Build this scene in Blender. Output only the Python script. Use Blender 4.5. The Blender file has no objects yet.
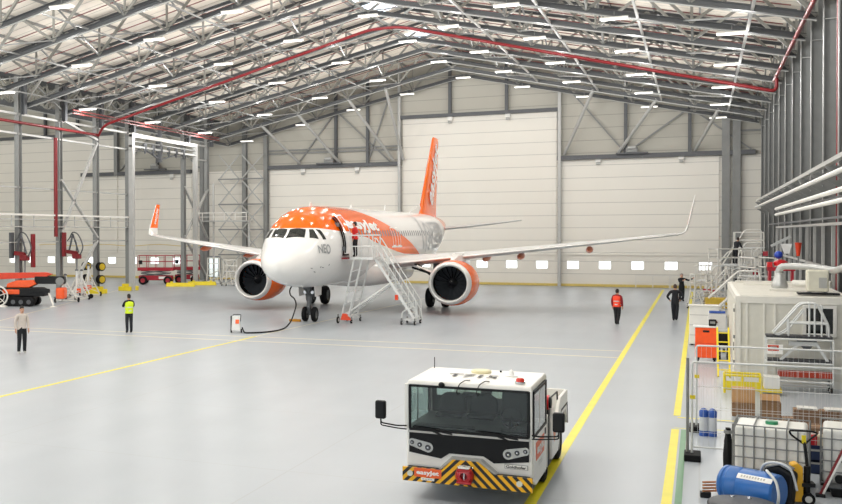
import bpy, bmesh, math, random
from mathutils import Vector, Matrix, Euler
random.seed(7)
S = bpy.context.scene
COL = S.collection
PI = math.pi

# ------------------------------------------------------------------ materials
def lin(h):
    if isinstance(h, str):
        h = h.lstrip('#')
        v = [int(h[i:i+2], 16)/255 for i in (0, 2, 4)]
    else:
        v = list(h)
    return [(x/12.92 if x <= .04045 else ((x+.055)/1.055)**2.4) for x in v] + [1]

MATS = {}
def mat(name, col, rough=.5, metal=0., var=.06, scale=6., spec=.5, emit=None, alpha=1., trans=0., coat=0., bump=0.):
    if name in MATS: return MATS[name]
    m = bpy.data.materials.new(name); m.use_nodes = True
    nt = m.node_tree; n = nt.nodes; L = nt.links
    b = n['Principled BSDF']
    c = lin(col)
    b.inputs['Roughness'].default_value = rough
    b.inputs['Metallic'].default_value = metal
    b.inputs['Specular IOR Level'].default_value = spec
    b.inputs['Coat Weight'].default_value = coat
    b.inputs['Transmission Weight'].default_value = trans
    b.inputs['Alpha'].default_value = alpha
    tc = n.new('ShaderNodeTexCoord'); nz = n.new('ShaderNodeTexNoise'); rp = n.new('ShaderNodeValToRGB')
    nz.inputs['Scale'].default_value = scale; nz.inputs['Detail'].default_value = 4
    L.new(tc.outputs['Object'], nz.inputs['Vector'])
    rp.color_ramp.elements[0].position = .3; rp.color_ramp.elements[1].position = .7
    rp.color_ramp.elements[0].color = [x*(1-var) for x in c[:3]] + [1]
    rp.color_ramp.elements[1].color = [min(1, x*(1+var)) for x in c[:3]] + [1]
    L.new(nz.outputs['Fac'], rp.inputs['Fac']); L.new(rp.outputs['Color'], b.inputs['Base Color'])
    if bump:
        bp = n.new('ShaderNodeBump'); bp.inputs['Strength'].default_value = bump
        L.new(nz.outputs['Fac'], bp.inputs['Height']); L.new(bp.outputs['Normal'], b.inputs['Normal'])
    if emit:
        b.inputs['Emission Color'].default_value = lin(emit[0]); b.inputs['Emission Strength'].default_value = emit[1]
    MATS[name] = m
    return m

def mix_by(m, fac_socket, colA, colB):
    """rewire base colour: fac 0 -> existing colour, fac 1 -> colB"""
    nt = m.node_tree; b = nt.nodes['Principled BSDF']
    mx = nt.nodes.new('ShaderNodeMix'); mx.data_type = 'RGBA'
    src = b.inputs['Base Color'].links[0].from_socket
    nt.links.new(fac_socket, mx.inputs['Factor'])
    nt.links.new(src, mx.inputs['A']); mx.inputs['B'].default_value = lin(colB)
    nt.links.new(mx.outputs['Result'], b.inputs['Base Color'])
    return mx

def math_node(nt, op, a, b=None):
    x = nt.nodes.new('ShaderNodeMath'); x.operation = op
    for i, v in enumerate((a, b)):
        if v is None: continue
        if isinstance(v, (int, float)): x.inputs[i].default_value = v
        else: nt.links.new(v, x.inputs[i])
    return x.outputs[0]

def seams(m, axis, pitch, width, col, offset=0.):
    """thin panel joints every `pitch` metres along a world axis"""
    nt = m.node_tree
    g = nt.nodes.new('ShaderNodeNewGeometry'); sp = nt.nodes.new('ShaderNodeSeparateXYZ')
    nt.links.new(g.outputs['Position'], sp.inputs[0])
    v = math_node(nt, 'ADD', sp.outputs[axis], offset+1000*pitch)
    v = math_node(nt, 'MODULO', v, pitch)
    v = math_node(nt, 'LESS_THAN', v, width)
    mix_by(m, v, None, col)

# ------------------------------------------------------------------ mesh builder
class MB:
    def __init__(s): s.v = []; s.f = []; s.mi = []; s.m = 0
    def add(s, vs, fs):
        o = len(s.v); s.v += [tuple(x) for x in vs]
        for f in fs: s.f.append(tuple(o+i for i in f)); s.mi.append(s.m)
        return s
    def box(s, x0, x1, y0, y1, z0, z1):
        return s.add([(x0,y0,z0),(x1,y0,z0),(x1,y1,z0),(x0,y1,z0),(x0,y0,z1),(x1,y0,z1),(x1,y1,z1),(x0,y1,z1)],
                     [(0,3,2,1),(4,5,6,7),(0,1,5,4),(1,2,6,5),(2,3,7,6),(3,0,4,7)])
    def cbox(s, c, d):
        return s.box(c[0]-d[0]/2, c[0]+d[0]/2, c[1]-d[1]/2, c[1]+d[1]/2, c[2]-d[2]/2, c[2]+d[2]/2)
    def hexa(s, lo, hi):
        """lo, hi: 4 points each, same winding (ccw from above)"""
        return s.add(list(lo)+list(hi), [(0,3,2,1),(4,5,6,7),(0,1,5,4),(1,2,6,5),(2,3,7,6),(3,0,4,7)])
    def frame(s, p, q, up=(0,0,1)):
        p = Vector(p); q = Vector(q); d = (q-p)
        if d.length < 1e-6: d = Vector((0,0,1e-4))
        d = d.normalized(); up = Vector(up)
        if abs(d.dot(up)) > .98: up = Vector((0,1,0)) if abs(d.y) < .9 else Vector((1,0,0))
        a = d.cross(up).normalized(); b = a.cross(d).normalized()
        return p, q, d, a, b
    def bar(s, p, q, w, h=None, up=(0,0,1)):
        h = h or w
        p, q, d, a, b = s.frame(p, q, up)
        c = [(-w/2,-h/2),(w/2,-h/2),(w/2,h/2),(-w/2,h/2)]
        return s.add([p+a*x+b*y for x, y in c]+[q+a*x+b*y for x, y in c],
                     [(0,1,2,3),(7,6,5,4),(0,4,5,1),(1,5,6,2),(2,6,7,3),(3,7,4,0)])
    def ibeam(s, p, q, w, h, t=.02, up=(0,0,1)):
        p, q, d, a, b = s.frame(p, q, up)
        for off in (-h/2+t/2, h/2-t/2): s.bar(p+b*off, q+b*off, w, t, up=b)
        s.bar(p, q, t*.8, h-2*t, up=b); return s
    def cone(s, p, q, r1, r2, n=12, caps=True):
        p, q, d, a, b = s.frame(p, q)
        vs = []
        for k in range(n):
            t = 2*PI*k/n; e = a*math.cos(t)+b*math.sin(t)
            vs += [p+e*r1, q+e*r2]
        fs = [(2*k, 2*((k+1)%n), 2*((k+1)%n)+1, 2*k+1) for k in range(n)]
        if caps: fs += [tuple(2*k for k in range(n))[::-1], tuple(2*k+1 for k in range(n))]
        return s.add(vs, fs)
    def cyl(s, p, q, r, n=12, caps=True): return s.cone(p, q, r, r, n, caps)
    def tube(s, pts, r, n=8, closed=False):
        P = [Vector(p) for p in pts]; N = len(P); rings = []
        prev = None
        for i in range(N):
            if closed: d = (P[(i+1)%N]-P[i-1])
            else: d = P[min(i+1, N-1)]-P[max(i-1, 0)]
            d = d.normalized()
            if prev is None:
                u = Vector((0,0,1)) if abs(d.z) < .9 else Vector((1,0,0))
                a = d.cross(u).normalized()
            else:
                a = (prev - d*prev.dot(d))
                a = a.normalized() if a.length > 1e-5 else d.cross(Vector((0,0,1))).normalized()
            prev = a; b = d.cross(a)
            rr = r[i] if isinstance(r, (list, tuple)) else r
            rings.append([P[i]+(a*math.cos(2*PI*k/n)+b*math.sin(2*PI*k/n))*rr for k in range(n)])
        vs = [x for g in rings for x in g]; fs = []
        for i in range(N if closed else N-1):
            j = (i+1) % N
            for k in range(n):
                fs.append((i*n+k, i*n+(k+1)%n, j*n+(k+1)%n, j*n+k))
        if not closed: fs += [tuple(range(n))[::-1], tuple((N-1)*n+k for k in range(n))]
        return s.add(vs, fs)
    def lathe(s, prof, o=(0,0,0), ax=(0,0,1), n=24, cap=True):
        """prof: (distance along axis, radius)"""
        o = Vector(o); _, _, d, a, b = s.frame(o, o+Vector(ax))
        vs = []
        for t, r in prof:
            for k in range(n):
                e = a*math.cos(2*PI*k/n)+b*math.sin(2*PI*k/n); vs.append(o+d*t+e*r)
        fs = []
        for i in range(len(prof)-1):
            for k in range(n): fs.append((i*n+k, i*n+(k+1)%n, (i+1)*n+(k+1)%n, (i+1)*n+k))
        if cap: fs += [tuple(range(n))[::-1], tuple((len(prof)-1)*n+k for k in range(n))]
        return s.add(vs, fs)
    def prism(s, poly, axis, a0, a1):
        """poly in the two remaining axes (cyclic order), extruded along axis 0/1/2"""
        def P(u, v, w):
            return {0: (w, u, v), 1: (u, w, v), 2: (u, v, w)}[axis]
        n = len(poly)
        vs = [P(u, v, a0) for u, v in poly]+[P(u, v, a1) for u, v in poly]
        fs = [tuple(range(n))[::-1], tuple(range(n, 2*n))]+[(k, (k+1)%n, n+(k+1)%n, n+k) for k in range(n)]
        return s.add(vs, fs)
    def loft(s, rings, caps=True, closed=True):
        n = len(rings[0]); vs = [p for g in rings for p in g]; fs = []
        for i in range(len(rings)-1):
            for k in range(n if closed else n-1):
                fs.append((i*n+k, i*n+(k+1)%n, (i+1)*n+(k+1)%n, (i+1)*n+k))
        if caps: fs += [tuple(range(n))[::-1], tuple((len(rings)-1)*n+k for k in range(n))]
        return s.add(vs, fs)
    def ball(s, c, r, n=12, m=8, sc=(1,1,1)):
        rings = []
        for i in range(m+1):
            t = PI*i/m; z = -math.cos(t); q = max(math.sin(t), .001)
            rings.append([(c[0]+r*sc[0]*q*math.cos(2*PI*k/n), c[1]+r*sc[1]*q*math.sin(2*PI*k/n), c[2]+r*sc[2]*z) for k in range(n)])
        return s.loft(rings)
    def xf(s, M, start=0):
        for i in range(start, len(s.v)): s.v[i] = tuple(M @ Vector(s.v[i]))
        return s
    def build(s, name, material, parent=None, smooth=False, bevel=0, world=False, seg=2):
        me = bpy.data.meshes.new(name)
        vs = s.v
        if world and parent is not None:
            inv = loc_matrix(parent).inverted(); vs = [tuple(inv @ Vector(v)) for v in vs]
        me.from_pydata(vs, [], s.f)
        ml = material if isinstance(material, (list, tuple)) else [material]
        for m in ml: me.materials.append(m)
        if len(ml) > 1:
            for p, k in zip(me.polygons, s.mi): p.material_index = k
        bm = bmesh.new(); bm.from_mesh(me)
        bmesh.ops.recalc_face_normals(bm, faces=bm.faces)
        if smooth:
            for f in bm.faces: f.smooth = True
            ang = math.radians(smooth if smooth is not True else 40)
            for e in bm.edges:
                if len(e.link_faces) == 2 and e.calc_face_angle(0) > ang: e.smooth = False
        bm.to_mesh(me); bm.free()
        o = bpy.data.objects.new(name, me); COL.objects.link(o)
        if parent is not None: o.parent = parent
        if bevel:
            b = o.modifiers.new('bevel', 'BEVEL'); b.width = bevel; b.segments = seg; b.limit_method = 'ANGLE'; b.angle_limit = .6
            b.harden_normals = False
        return o

def loc_matrix(o):
    M = Matrix.LocRotScale(o.location, o.rotation_euler, o.scale)
    return (loc_matrix(o.parent) @ M) if o.parent else M

def tag(o, label=None, cat=None, group=None, kind=None):
    if label: o['label'] = label
    if cat: o['category'] = cat
    if group: o['group'] = group
    if kind: o['kind'] = kind
    return o
def thing(name, label, cat, loc=(0,0,0), rotz=0, group=None):
    o = bpy.data.objects.new(name, None); COL.objects.link(o); o.empty_display_size = .2
    o.location = loc; o.rotation_euler = (0, 0, rotz)
    return tag(o, label, cat, group)
def struct(o): o['kind'] = 'structure'; return o
def copy_tree(o, parent=None):
    c = o.copy(); COL.objects.link(c)
    if parent is not None: c.parent = parent
    for ch in list(o.children): copy_tree(ch, c)
    return c

def text_mb(txt, size=1., bold=0., depth=0., shear=0., space=1.):
    """lettering outline as flat mesh data in the xy plane, x centred, y centred"""
    cu = bpy.data.curves.new('lettering', 'FONT'); cu.body = txt; cu.size = size
    cu.offset = bold*size; cu.shear = shear; cu.space_character = space; cu.extrude = depth
    cu.align_x = 'CENTER'; cu.align_y = 'CENTER'; cu.resolution_u = 4
    o = bpy.data.objects.new('lettering', cu); COL.objects.link(o)
    dg = bpy.context.evaluated_depsgraph_get()
    me = bpy.data.meshes.new_from_object(o.evaluated_get(dg))
    vs = [v.co.copy() for v in me.vertices]; fs = [tuple(p.vertices) for p in me.polygons]
    bpy.data.objects.remove(o); bpy.data.curves.remove(cu); bpy.data.meshes.remove(me)
    return vs, fs
def text_on(name, txt, size, O, U, V, material, parent, bold=0., lift=.004, fit=None, shear=0., world=False):
    """letters lying on the plane at O spanned by U (reading direction) and V (up)"""
    vs, fs = text_mb(txt, size, bold, shear=shear)
    O = Vector(O); U = Vector(U).normalized(); V = Vector(V).normalized(); N = U.cross(V)
    xs = [v.x for v in vs]; ys = [v.y for v in vs]
    cx = (min(xs)+max(xs))/2; cy = (min(ys)+max(ys))/2
    fx = fy = 1
    if fit: fx = fit[0]/(max(xs)-min(xs)); fy = fit[1]/(max(ys)-min(ys))
    m = MB(); m.add([O+U*(v.x-cx)*fx+V*(v.y-cy)*fy+N*lift for v in vs], fs)
    return m.build(name, material, parent, world=world)
def rot_pts(pts, a, c=(0,0)):
    return [((x-c[0])*math.cos(a)-(y-c[1])*math.sin(a)+c[0], (x-c[0])*math.sin(a)+(y-c[1])*math.cos(a)+c[1]) for x, y in pts]
def arc(c, r, a0, a1, n=8):
    return [(c[0]+r*math.cos(a0+(a1-a0)*k/n), c[1]+r*math.sin(a0+(a1-a0)*k/n)) for k in range(n+1)]
def round_path(pts, r, n=4):
    """polyline with rounded corners (3-D)"""
    P = [Vector(p) for p in pts]; out = [P[0]]
    for i in range(1, len(P)-1):
        a, b, c = P[i-1], P[i], P[i+1]
        ra = min(r, (a-b).length*.45, (c-b).length*.45)
        s0 = b+(a-b).normalized()*ra; s1 = b+(c-b).normalized()*ra
        for k in range(n+1):
            t = k/n; out.append(s0*(1-t)**2+b*2*t*(1-t)+s1*t*t)
    out.append(P[-1]); return out
# ================================================================== camera
F, CH, PSI, TH, RHO, CX, CY = 1022.03, 4.496, .4511, .0126, -.0031, -216.8, -5.67
def ray(u, v):
    a, b = u-421-CX, v-252-CY
    uu = a*math.cos(RHO)+b*math.sin(RHO); vv = -a*math.sin(RHO)+b*math.cos(RHO)
    x, dd, zz = uu/F, 1., -vv/F
    d = dd*math.cos(TH)+zz*math.sin(TH); z = -dd*math.sin(TH)+zz*math.cos(TH)
    return Vector((x*math.cos(PSI)-d*math.sin(PSI), x*math.sin(PSI)+d*math.cos(PSI), z))
cd = bpy.data.cameras.new('camera'); cam = bpy.data.objects.new('camera', cd); COL.objects.link(cam)
fw = ray(421+CX, 252+CY).normalized(); rt = (ray(521+CX, 252+CY)-ray(421+CX, 252+CY)).normalized(); up = rt.cross(fw)
cam.matrix_world = Matrix(((rt.x, up.x, -fw.x, 0), (rt.y, up.y, -fw.y, 0), (rt.z, up.z, -fw.z, CH), (0, 0, 0, 1)))
cd.sensor_width = 36; cd.lens = F/842*36; cd.shift_x = -CX/842; cd.shift_y = CY/842
cd.clip_start = .1; cd.clip_end = 400
S.camera = cam
S.view_settings.view_transform = 'Standard'; S.view_settings.look = 'None'
S.view_settings.gamma = 1; S.view_settings.use_curve_mapping = False
S.view_settings.exposure = 0.64
S.cycles.use_denoising = True
S.cycles.max_bounces = 8; S.cycles.diffuse_bounces = 5; S.cycles.glossy_bounces = 4; S.cycles.transparent_max_bounces = 12
S.cycles.sample_clamp_indirect = 6
S.cycles.caustics_reflective = False; S.cycles.caustics_refractive = False

w = bpy.data.worlds.new('overcast_sky'); S.world = w; w.use_nodes = True
w.node_tree.nodes['Background'].inputs[0].default_value = (.93, .97, 1, 1)
w.node_tree.nodes['Background'].inputs[1].default_value = 1.15

# ================================================================== materials
m_floor = mat('floor_epoxy', '#acb2b8', .38, var=.035, scale=.35, spec=.32)
def floor_finish():
    nt = m_floor.node_tree; n = nt.nodes; L = nt.links; b = n['Principled BSDF']
    tc = n.new('ShaderNodeTexCoord'); mp = n.new('ShaderNodeMapping'); nz = n.new('ShaderNodeTexNoise')
    mp.inputs['Scale'].default_value = (.5, .06, 1)
    L.new(tc.outputs['Object'], mp.inputs['Vector']); L.new(mp.outputs['Vector'], nz.inputs['Vector'])
    nz.inputs['Scale'].default_value = 1.4; nz.inputs['Detail'].default_value = 5
    mr = n.new('ShaderNodeMapRange'); mr.inputs['To Min'].default_value = .24; mr.inputs['To Max'].default_value = .42
    L.new(nz.outputs['Fac'], mr.inputs['Value']); L.new(mr.outputs['Result'], b.inputs['Roughness'])
    # faint concrete pour joints under the coating
    g = n.new('ShaderNodeNewGeometry'); sp = n.new('ShaderNodeSeparateXYZ'); L.new(g.outputs['Position'], sp.inputs[0])
    a = math_node(nt, 'LESS_THAN', math_node(nt, 'MODULO', math_node(nt, 'ADD', sp.outputs[0], 700.), 7.), .03)
    c = math_node(nt, 'LESS_THAN', math_node(nt, 'MODULO', math_node(nt, 'ADD', sp.outputs[1], 702.), 6.), .03)
    mix_by(m_floor, math_node(nt, 'MAXIMUM', a, c), None, '#a6aaad')
floor_finish()
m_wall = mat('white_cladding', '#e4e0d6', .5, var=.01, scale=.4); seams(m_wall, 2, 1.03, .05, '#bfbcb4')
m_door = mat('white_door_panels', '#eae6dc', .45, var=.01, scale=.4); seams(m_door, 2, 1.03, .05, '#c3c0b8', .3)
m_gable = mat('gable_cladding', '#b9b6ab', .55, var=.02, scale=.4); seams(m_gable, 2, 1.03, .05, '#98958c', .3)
m_dkwall = mat('grey_cladding', '#77797b', .55, var=.05, scale=.8); seams(m_dkwall, 1, 1.0, .03, '#595b5d')
m_roof = mat('roof_deck', '#ebe3d6', .6, var=.02, scale=.5); seams(m_roof, 1, .9, .06, '#aea99f')
m_steel = mat('grey_painted_steel', '#858684', .45, var=.05, scale=3)
m_steel_dk = mat('dark_grey_steel', '#55575a', .5, var=.06, scale=3)
m_web = mat('truss_web_steel', '#94938c', .45, var=.05, scale=3)
m_chord = mat('dark_chord_steel', '#505254', .45, var=.05, scale=3)
m_steel_lt = mat('light_galvanised_steel', '#b5b5b2', .4, metal=.1, var=.05, scale=4)
m_white = mat('white_paint', '#eae8e2', .4, var=.02)
m_red = mat('red_pipe_paint', '#7d0c15', .4, var=.06)
m_yel = mat('yellow_paint', '#e8d21c', .45, var=.05)
m_yel_floor = mat('yellow_floor_paint', '#efe018', .4, var=.06, scale=2)
m_pale_floor = mat('faded_floor_paint', '#e9dfc2', .35, var=.05, scale=2)
m_green_floor = mat('green_floor_paint', '#5b8f63', .4, var=.06, scale=2)
m_black = mat('black_plastic', '#111214', .5, var=.1, spec=.3)
m_rubber = mat('black_rubber', '#141416', .75, var=.12, spec=.25)
m_lamp = mat('lamp_diffuser', '#ffffff', .5, var=0, emit=('#fffdf6', 1.7))
m_glass = mat('window_glass', '#ffffff', .03, var=0, trans=1., spec=.4)
m_chrome = mat('chrome', '#c9cbcd', .18, metal=.9, var=.02)

# ================================================================== hangar shell
RX, EX = -18.27, 22.4          # ridge line and half span
XR, XL = 4.13, -40.67
YB = 90.0
SL = .227
def chord(X):                   # underside line of the trusses
    return 18.05-SL*abs(X-RX)
X2 = XL-EX                      # ridge of the next bay
def chord2(X): return 18.05-SL*abs(X-X2)
DEP = 2.0
def deck(X): return (chord(X) if X > XL else chord2(X))+DEP+.18
YN = -12.0                      # open hangar doors behind the camera
XE = X2-EX

f = MB(); f.box(XE-2, 6.2, YN-25, YB+.4, -.3, 0); struct(f.build('floor', m_floor))
# roof
r = MB()
for a, b, fn in ((RX, XR+.9, chord), (XL, RX, chord), (X2, XL, chord2), (XE, X2, chord2)):
    za, zb = fn(a)+DEP+.18, fn(b)+DEP+.18
    r.hexa([(a, YN, za), (b, YN, zb), (b, YB+.4, zb), (a, YB+.4, za)], [(a, YN, za+.25), (b, YN, zb+.25), (b, YB+.4, zb+.25), (a, YB+.4, za+.25)])
struct(r.build('ceiling', m_roof))
# skylights along the ridge: glazed panels set under the deck
for k, (y0, y1) in enumerate(((57, 60.3), (62, 65.2), (66.5, 69.5), (77.5, 80.5))):
    g = MB()
    for sx in (-1, 1):
        x0, x1 = RX+sx*.3, RX+sx*2.2
        if sx > 0 and k != 1: x1 = RX+.5
        z0, z1 = deck(x0)-.03, deck(x1)-.03
        g.add([(x0, y0, z0), (x1, y0, z1), (x1, y1, z1), (x0, y1, z0)], [(0, 1, 2, 3)])
    o = g.build('window_%d' % (20+k), mat('skylight', '#dfeef8', .3, var=0, emit=('#e4f2ff', 1.4)))
    struct(o)

# back wall: built as one wall with window openings, doors set in front
WZ0, WZ1 = 1.42, 2.14
wx = []
x = 0.95
while x > -86:
    wx.append((x-1.0, x)); x -= 2.48
wins = [(a, b) for a, b in wx if not (b < -36.2 and a > -45.2)]
wall = MB()
def wallbox(x0, x1, z0, z1): wall.box(x0, x1, YB, YB+.35, z0, z1)
wallbox(XE-2, 6.2, 0, WZ0); wallbox(XE-2, 6.2, WZ1, 10.5)
cur = XE-2
for a, b in sorted(wins):
    wallbox(cur, a, WZ0, WZ1); cur = b
wallbox(cur, 6.2, WZ0, WZ1)
wall.m = 1
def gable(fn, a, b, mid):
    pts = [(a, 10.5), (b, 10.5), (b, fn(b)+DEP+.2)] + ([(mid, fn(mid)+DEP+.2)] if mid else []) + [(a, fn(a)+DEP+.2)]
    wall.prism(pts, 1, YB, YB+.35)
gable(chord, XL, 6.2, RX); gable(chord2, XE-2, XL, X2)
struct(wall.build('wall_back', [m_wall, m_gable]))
for k, (a, b) in enumerate(sorted(wins)):
    if a < -66: continue
    o = MB().box(a, b, YB+.14, YB+.16, WZ0, WZ1).build('window_%d' % (k+1), mat('bright_window_glass', '#f4f8fa', .1, var=0, emit=('#f6fbff', 1.0)))
    struct(o)
    fr = MB()
    for (p, q, c, d) in ((a, b, WZ0, WZ0+.05), (a, b, WZ1-.05, WZ1), (a, a+.05, WZ0, WZ1), (b-.05, b, WZ0, WZ1)): fr.box(p, q, YB+.02, YB+.13, c, d)
    fr.build('window_frame', m_white, o)
# side walls
wr = MB(); wr.box(5.5, 5.8, YN-.1, YB, 0, 16); struct(wr.build('wall_right', m_dkwall))
wl = MB(); wl.box(XE-1.8, XE-1.5, YN, YB, 0, 15.8); struct(wl.build('wall_left', m_wall))
# big white hangar doors in the back wall
DX0, DX1 = -23.85, -10.75
def leafdoor(n, x0, x1, z1, y=YB-.12, nleaf=1):
    o = MB().box(x0, x1, y-.12, y+.1, 0, z1).build('door_%d' % n, m_door); return struct(o)
# the centre door's lower field keeps the windows, so panels start above them
def doorpanel(n, x0, x1, z0, z1, m=m_door):
    o = MB().box(x0, x1, YB-.1, YB-.005, z0, z1).build('door_%d' % n, m); return struct(o)
doorpanel(1, DX0, DX1, 2.6, 14.62)
doorpanel(2, -36.6, DX0-.15, 2.6, 10.55)
doorpanel(3, DX1+.15, 1.4, 2.6, 10.55)
doorpanel(4, -53.2, -44.9, 2.6, 10.45)
doorpanel(5, -74.0, -53.4, 2.6, 14.6)
# yellow toe strip along the back wall
struct(MB().box(-84, 4, YB-.12, YB-.02, .02, .22).build('baseboard_back', mat('yellow_kick_strip', '#d6bf6a', .5)))

# header beams, posts and recess framing of the gable
t = MB()
t.box(-36.8, DX0-.1, YB-.55, YB-.15, 10.5, 10.85); t.box(DX1+.1, 3.9, YB-.55, YB-.15, 10.5, 10.85)
t.box(-57.5, -44.8, YB-.55, YB-.15, 10.4, 10.75)
struct(t.build('trim_1', m_steel_dk))
t = MB(); t.box(DX0-.3, DX1+.3, YB-.5, YB-.12, 14.6, 14.9); t.box(-74, -53.2, YB-.5, YB-.12, 14.55, 14.85); struct(t.build('trim_2', m_steel_dk))
def column(x, y, z0, z1, w=.36, d=.42, m=None, label=None, group=None, name='steel_column', axis='y'):
    b = MB()
    if axis == 'y': b.ibeam((x, y, z0), (x, y, z1), w, d, .03, up=(0, 1, 0))
    else: b.ibeam((x, y, z0), (x, y, z1), w, d, .03, up=(1, 0, 0))
    o = b.build(name, m or m_steel)
    return tag(o, label, 'column', group)
for x, z0, lab in ((DX0-.2, 0, 'grey steel column at the left edge of the tall centre door'), (DX1+.25, 0, 'grey steel column at the right edge of the tall centre door'),
              (1.85, 0, 'broad grey steel column at the back right corner beside the white stairs'), (2.6, 0, 'second grey column at the back right corner, nearer the side wall'),
              (-36.9, 0, 'dark column at the left end of the white back doors'),
              (-39.1, 0, 'column in the middle of the lattice bracing in the back left corner'), (-43.6, 0, 'column left of the small grey personnel door'), (-53.3, 10.4, 'slim column between the doors of the next bay'),
              ):
    fn = chord if x > XL else chord2
    column(x, YB-.35, z0, fn(x)+DEP, label=lab, w=.24 if x in (DX0-.2, DX1+.25) else .4 if abs(x) > 3 else .55, m=m_steel_lt if x in (DX0-.2, DX1+.25) else m_steel)
gp = []
for x in (-30, -27, -19.6, -14.8, -5.4, -.7, -48.6, -58, -62):
    fn = chord if x > XL else chord2
    z0 = 14.8 if (DX0 < x < DX1 or x < -54) else 10.8
    o = column(x, YB-.3, z0, fn(x)+DEP, w=.25, d=.3, m=m_steel_dk, name='gable_post', label='dark short steel post on the gable above the white doors', group='short posts on the gable')
    gp.append(o)
# diagonal struts on the gable and raking white struts up to the last truss
def strut(p, q, r, m, label, name='raking_strut', group=None, cat='strut'):
    o = MB().cyl(p, q, r, 10).build(name, m, smooth=True); return tag(o, label, cat, group)
for (x0, x1, lab) in ((-10.1, -7.4, 'pale raking strut right of the tall centre door'), (-.3, 1.3, 'short pale raking strut at the far right of the gable'),
                      (-5.9, -2.9, 'pale raking strut right of the middle of the right-hand door'), (-24.6, -27.2, 'long pale raking strut left of the tall centre door'),
                      (-29.7, -31.8, 'pale raking strut left of the travelling hoist'), (-23.7, -23.9, 'steep pale strut above the left edge of the tall door'), (-33.5, -35.3, 'pale raking strut by the back left lattice')):
    strut((x0, 89.6, 11), (x1, 84.5, chord(x1)), .13, m_steel_lt, lab)
def dstrut(p, q, w=.12):
    o = MB().bar(p, q, w, w).build('gable_brace', m_steel); return tag(o, 'thin grey diagonal brace lying against the gable cladding', 'brace', 'diagonal braces on the gable')
for a, b in ((-9.8, -5.4), (-.7, -5.4), (-.7, 3.6), (-30, -25), (-30, -33.8), (-25, -27), (-48.6, -44), (-48.6, -53)):
    fn = chord if a > XL else chord2
    dstrut((a, YB-.18, fn(a)+.3), (b, YB-.18, 10.9))
for k, (x0, x1, z) in enumerate(((-36.7, DX0, 12.2), (-36.7, DX0, 11.9), (2.6, 5, 12.3))):
    tag(MB().box(x0, x1, YB-.2, YB-.05, z, z+.14).build('wall_rail', m_steel), ('grey horizontal rail on the gable left of the tall door', 'thin grey rail under the left gable rail', 'short grey rail in the back right corner')[k], 'rail')
# travelling hoists under the header
for x, lab in ((-30.5, 'small grey hoist head on the header over the left white door'), (-4.9, 'small grey hoist head on the header over the right white door'), (-48.6, 'small grey hoist head over the door of the next bay')):
    h = thing('door_drive', lab, 'door drive', (x, 89.2, 10.8))
    MB().box(-1.2, 1.2, -.15, .2, 0, .12).build('rail', m_steel_dk, h)
    MB().box(-.45, .45, -.2, .25, .12, .5).build('motor_housing', m_steel, h, bevel=.04)
    MB().cyl((-.3, -.25, .5), (.3, -.25, .5), .14, 12).build('drum', m_steel_lt, h, smooth=True)
for x, z in ((-28, 10.2), (-33.2, 10.2), (-19.6, 14.3), (-14.7, 14.35), (-7.5, 10.3), (-1.3, 10.3), (-47, 10.1)):
    b = thing('track_bracket', 'small white door guide bracket hanging from the header', 'bracket', (x, YB-.25, z-.05), 0, 'door guide brackets under the headers')
    MB().box(-.22, .22, -.12, .1, 0, .5).build('plate', m_white, b, bevel=.03)
    MB().cyl((-.14, -.1, -.12), (.14, -.1, -.12), .11, 10).build('roller', m_steel_lt, b, smooth=True)

# back-left lattice tower between the columns
lt = thing('lattice_brace', 'cross-braced grey lattice panel in the back left corner behind the far wing', 'bracing', (-38.0, 88.9, 0))
for k in range(5):
    z0 = .06+k*2.4
    for (xa, xb) in ((-2.7+37.9-37.9+1.4, 1.2), ):
        MB().bar((-1.1, 0, z0), (1.1, 0, z0+2.3), .1).build('diagonal', m_steel_lt, lt)
        MB().bar((1.1, 0, z0), (-1.1, 0, z0+2.3), .1).build('diagonal', m_steel_lt, lt)
    MB().bar((-1.2, 0, z0), (1.2, 0, z0), .12).build('crossbar', m_steel, lt)
lt2 = copy_tree(lt); lt2.location = (-40.4, 88.9, 0); lt2.scale = (.95, 1, 1)
tag(lt2, 'cross-braced grey lattice panel at the far left of the back corner', 'bracing')
# small personnel door
d = struct(MB().box(-43.25, -41.8, YB-.1, YB-.02, 0, 2.3).build('door_6', mat('grey_door', '#8f9598', .5)))
MB().box(-43.0, -42.05, YB-.14, YB-.1, .3, 2.1).build('pane', mat('frosted_pane', '#dfe9ea', .2, emit=('#e6f2f2', .6)), d)
MB().box(-42.0, -41.92, YB-.2, YB-.1, 1.0, 1.15).build('door_handle', m_chrome, d)

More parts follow.
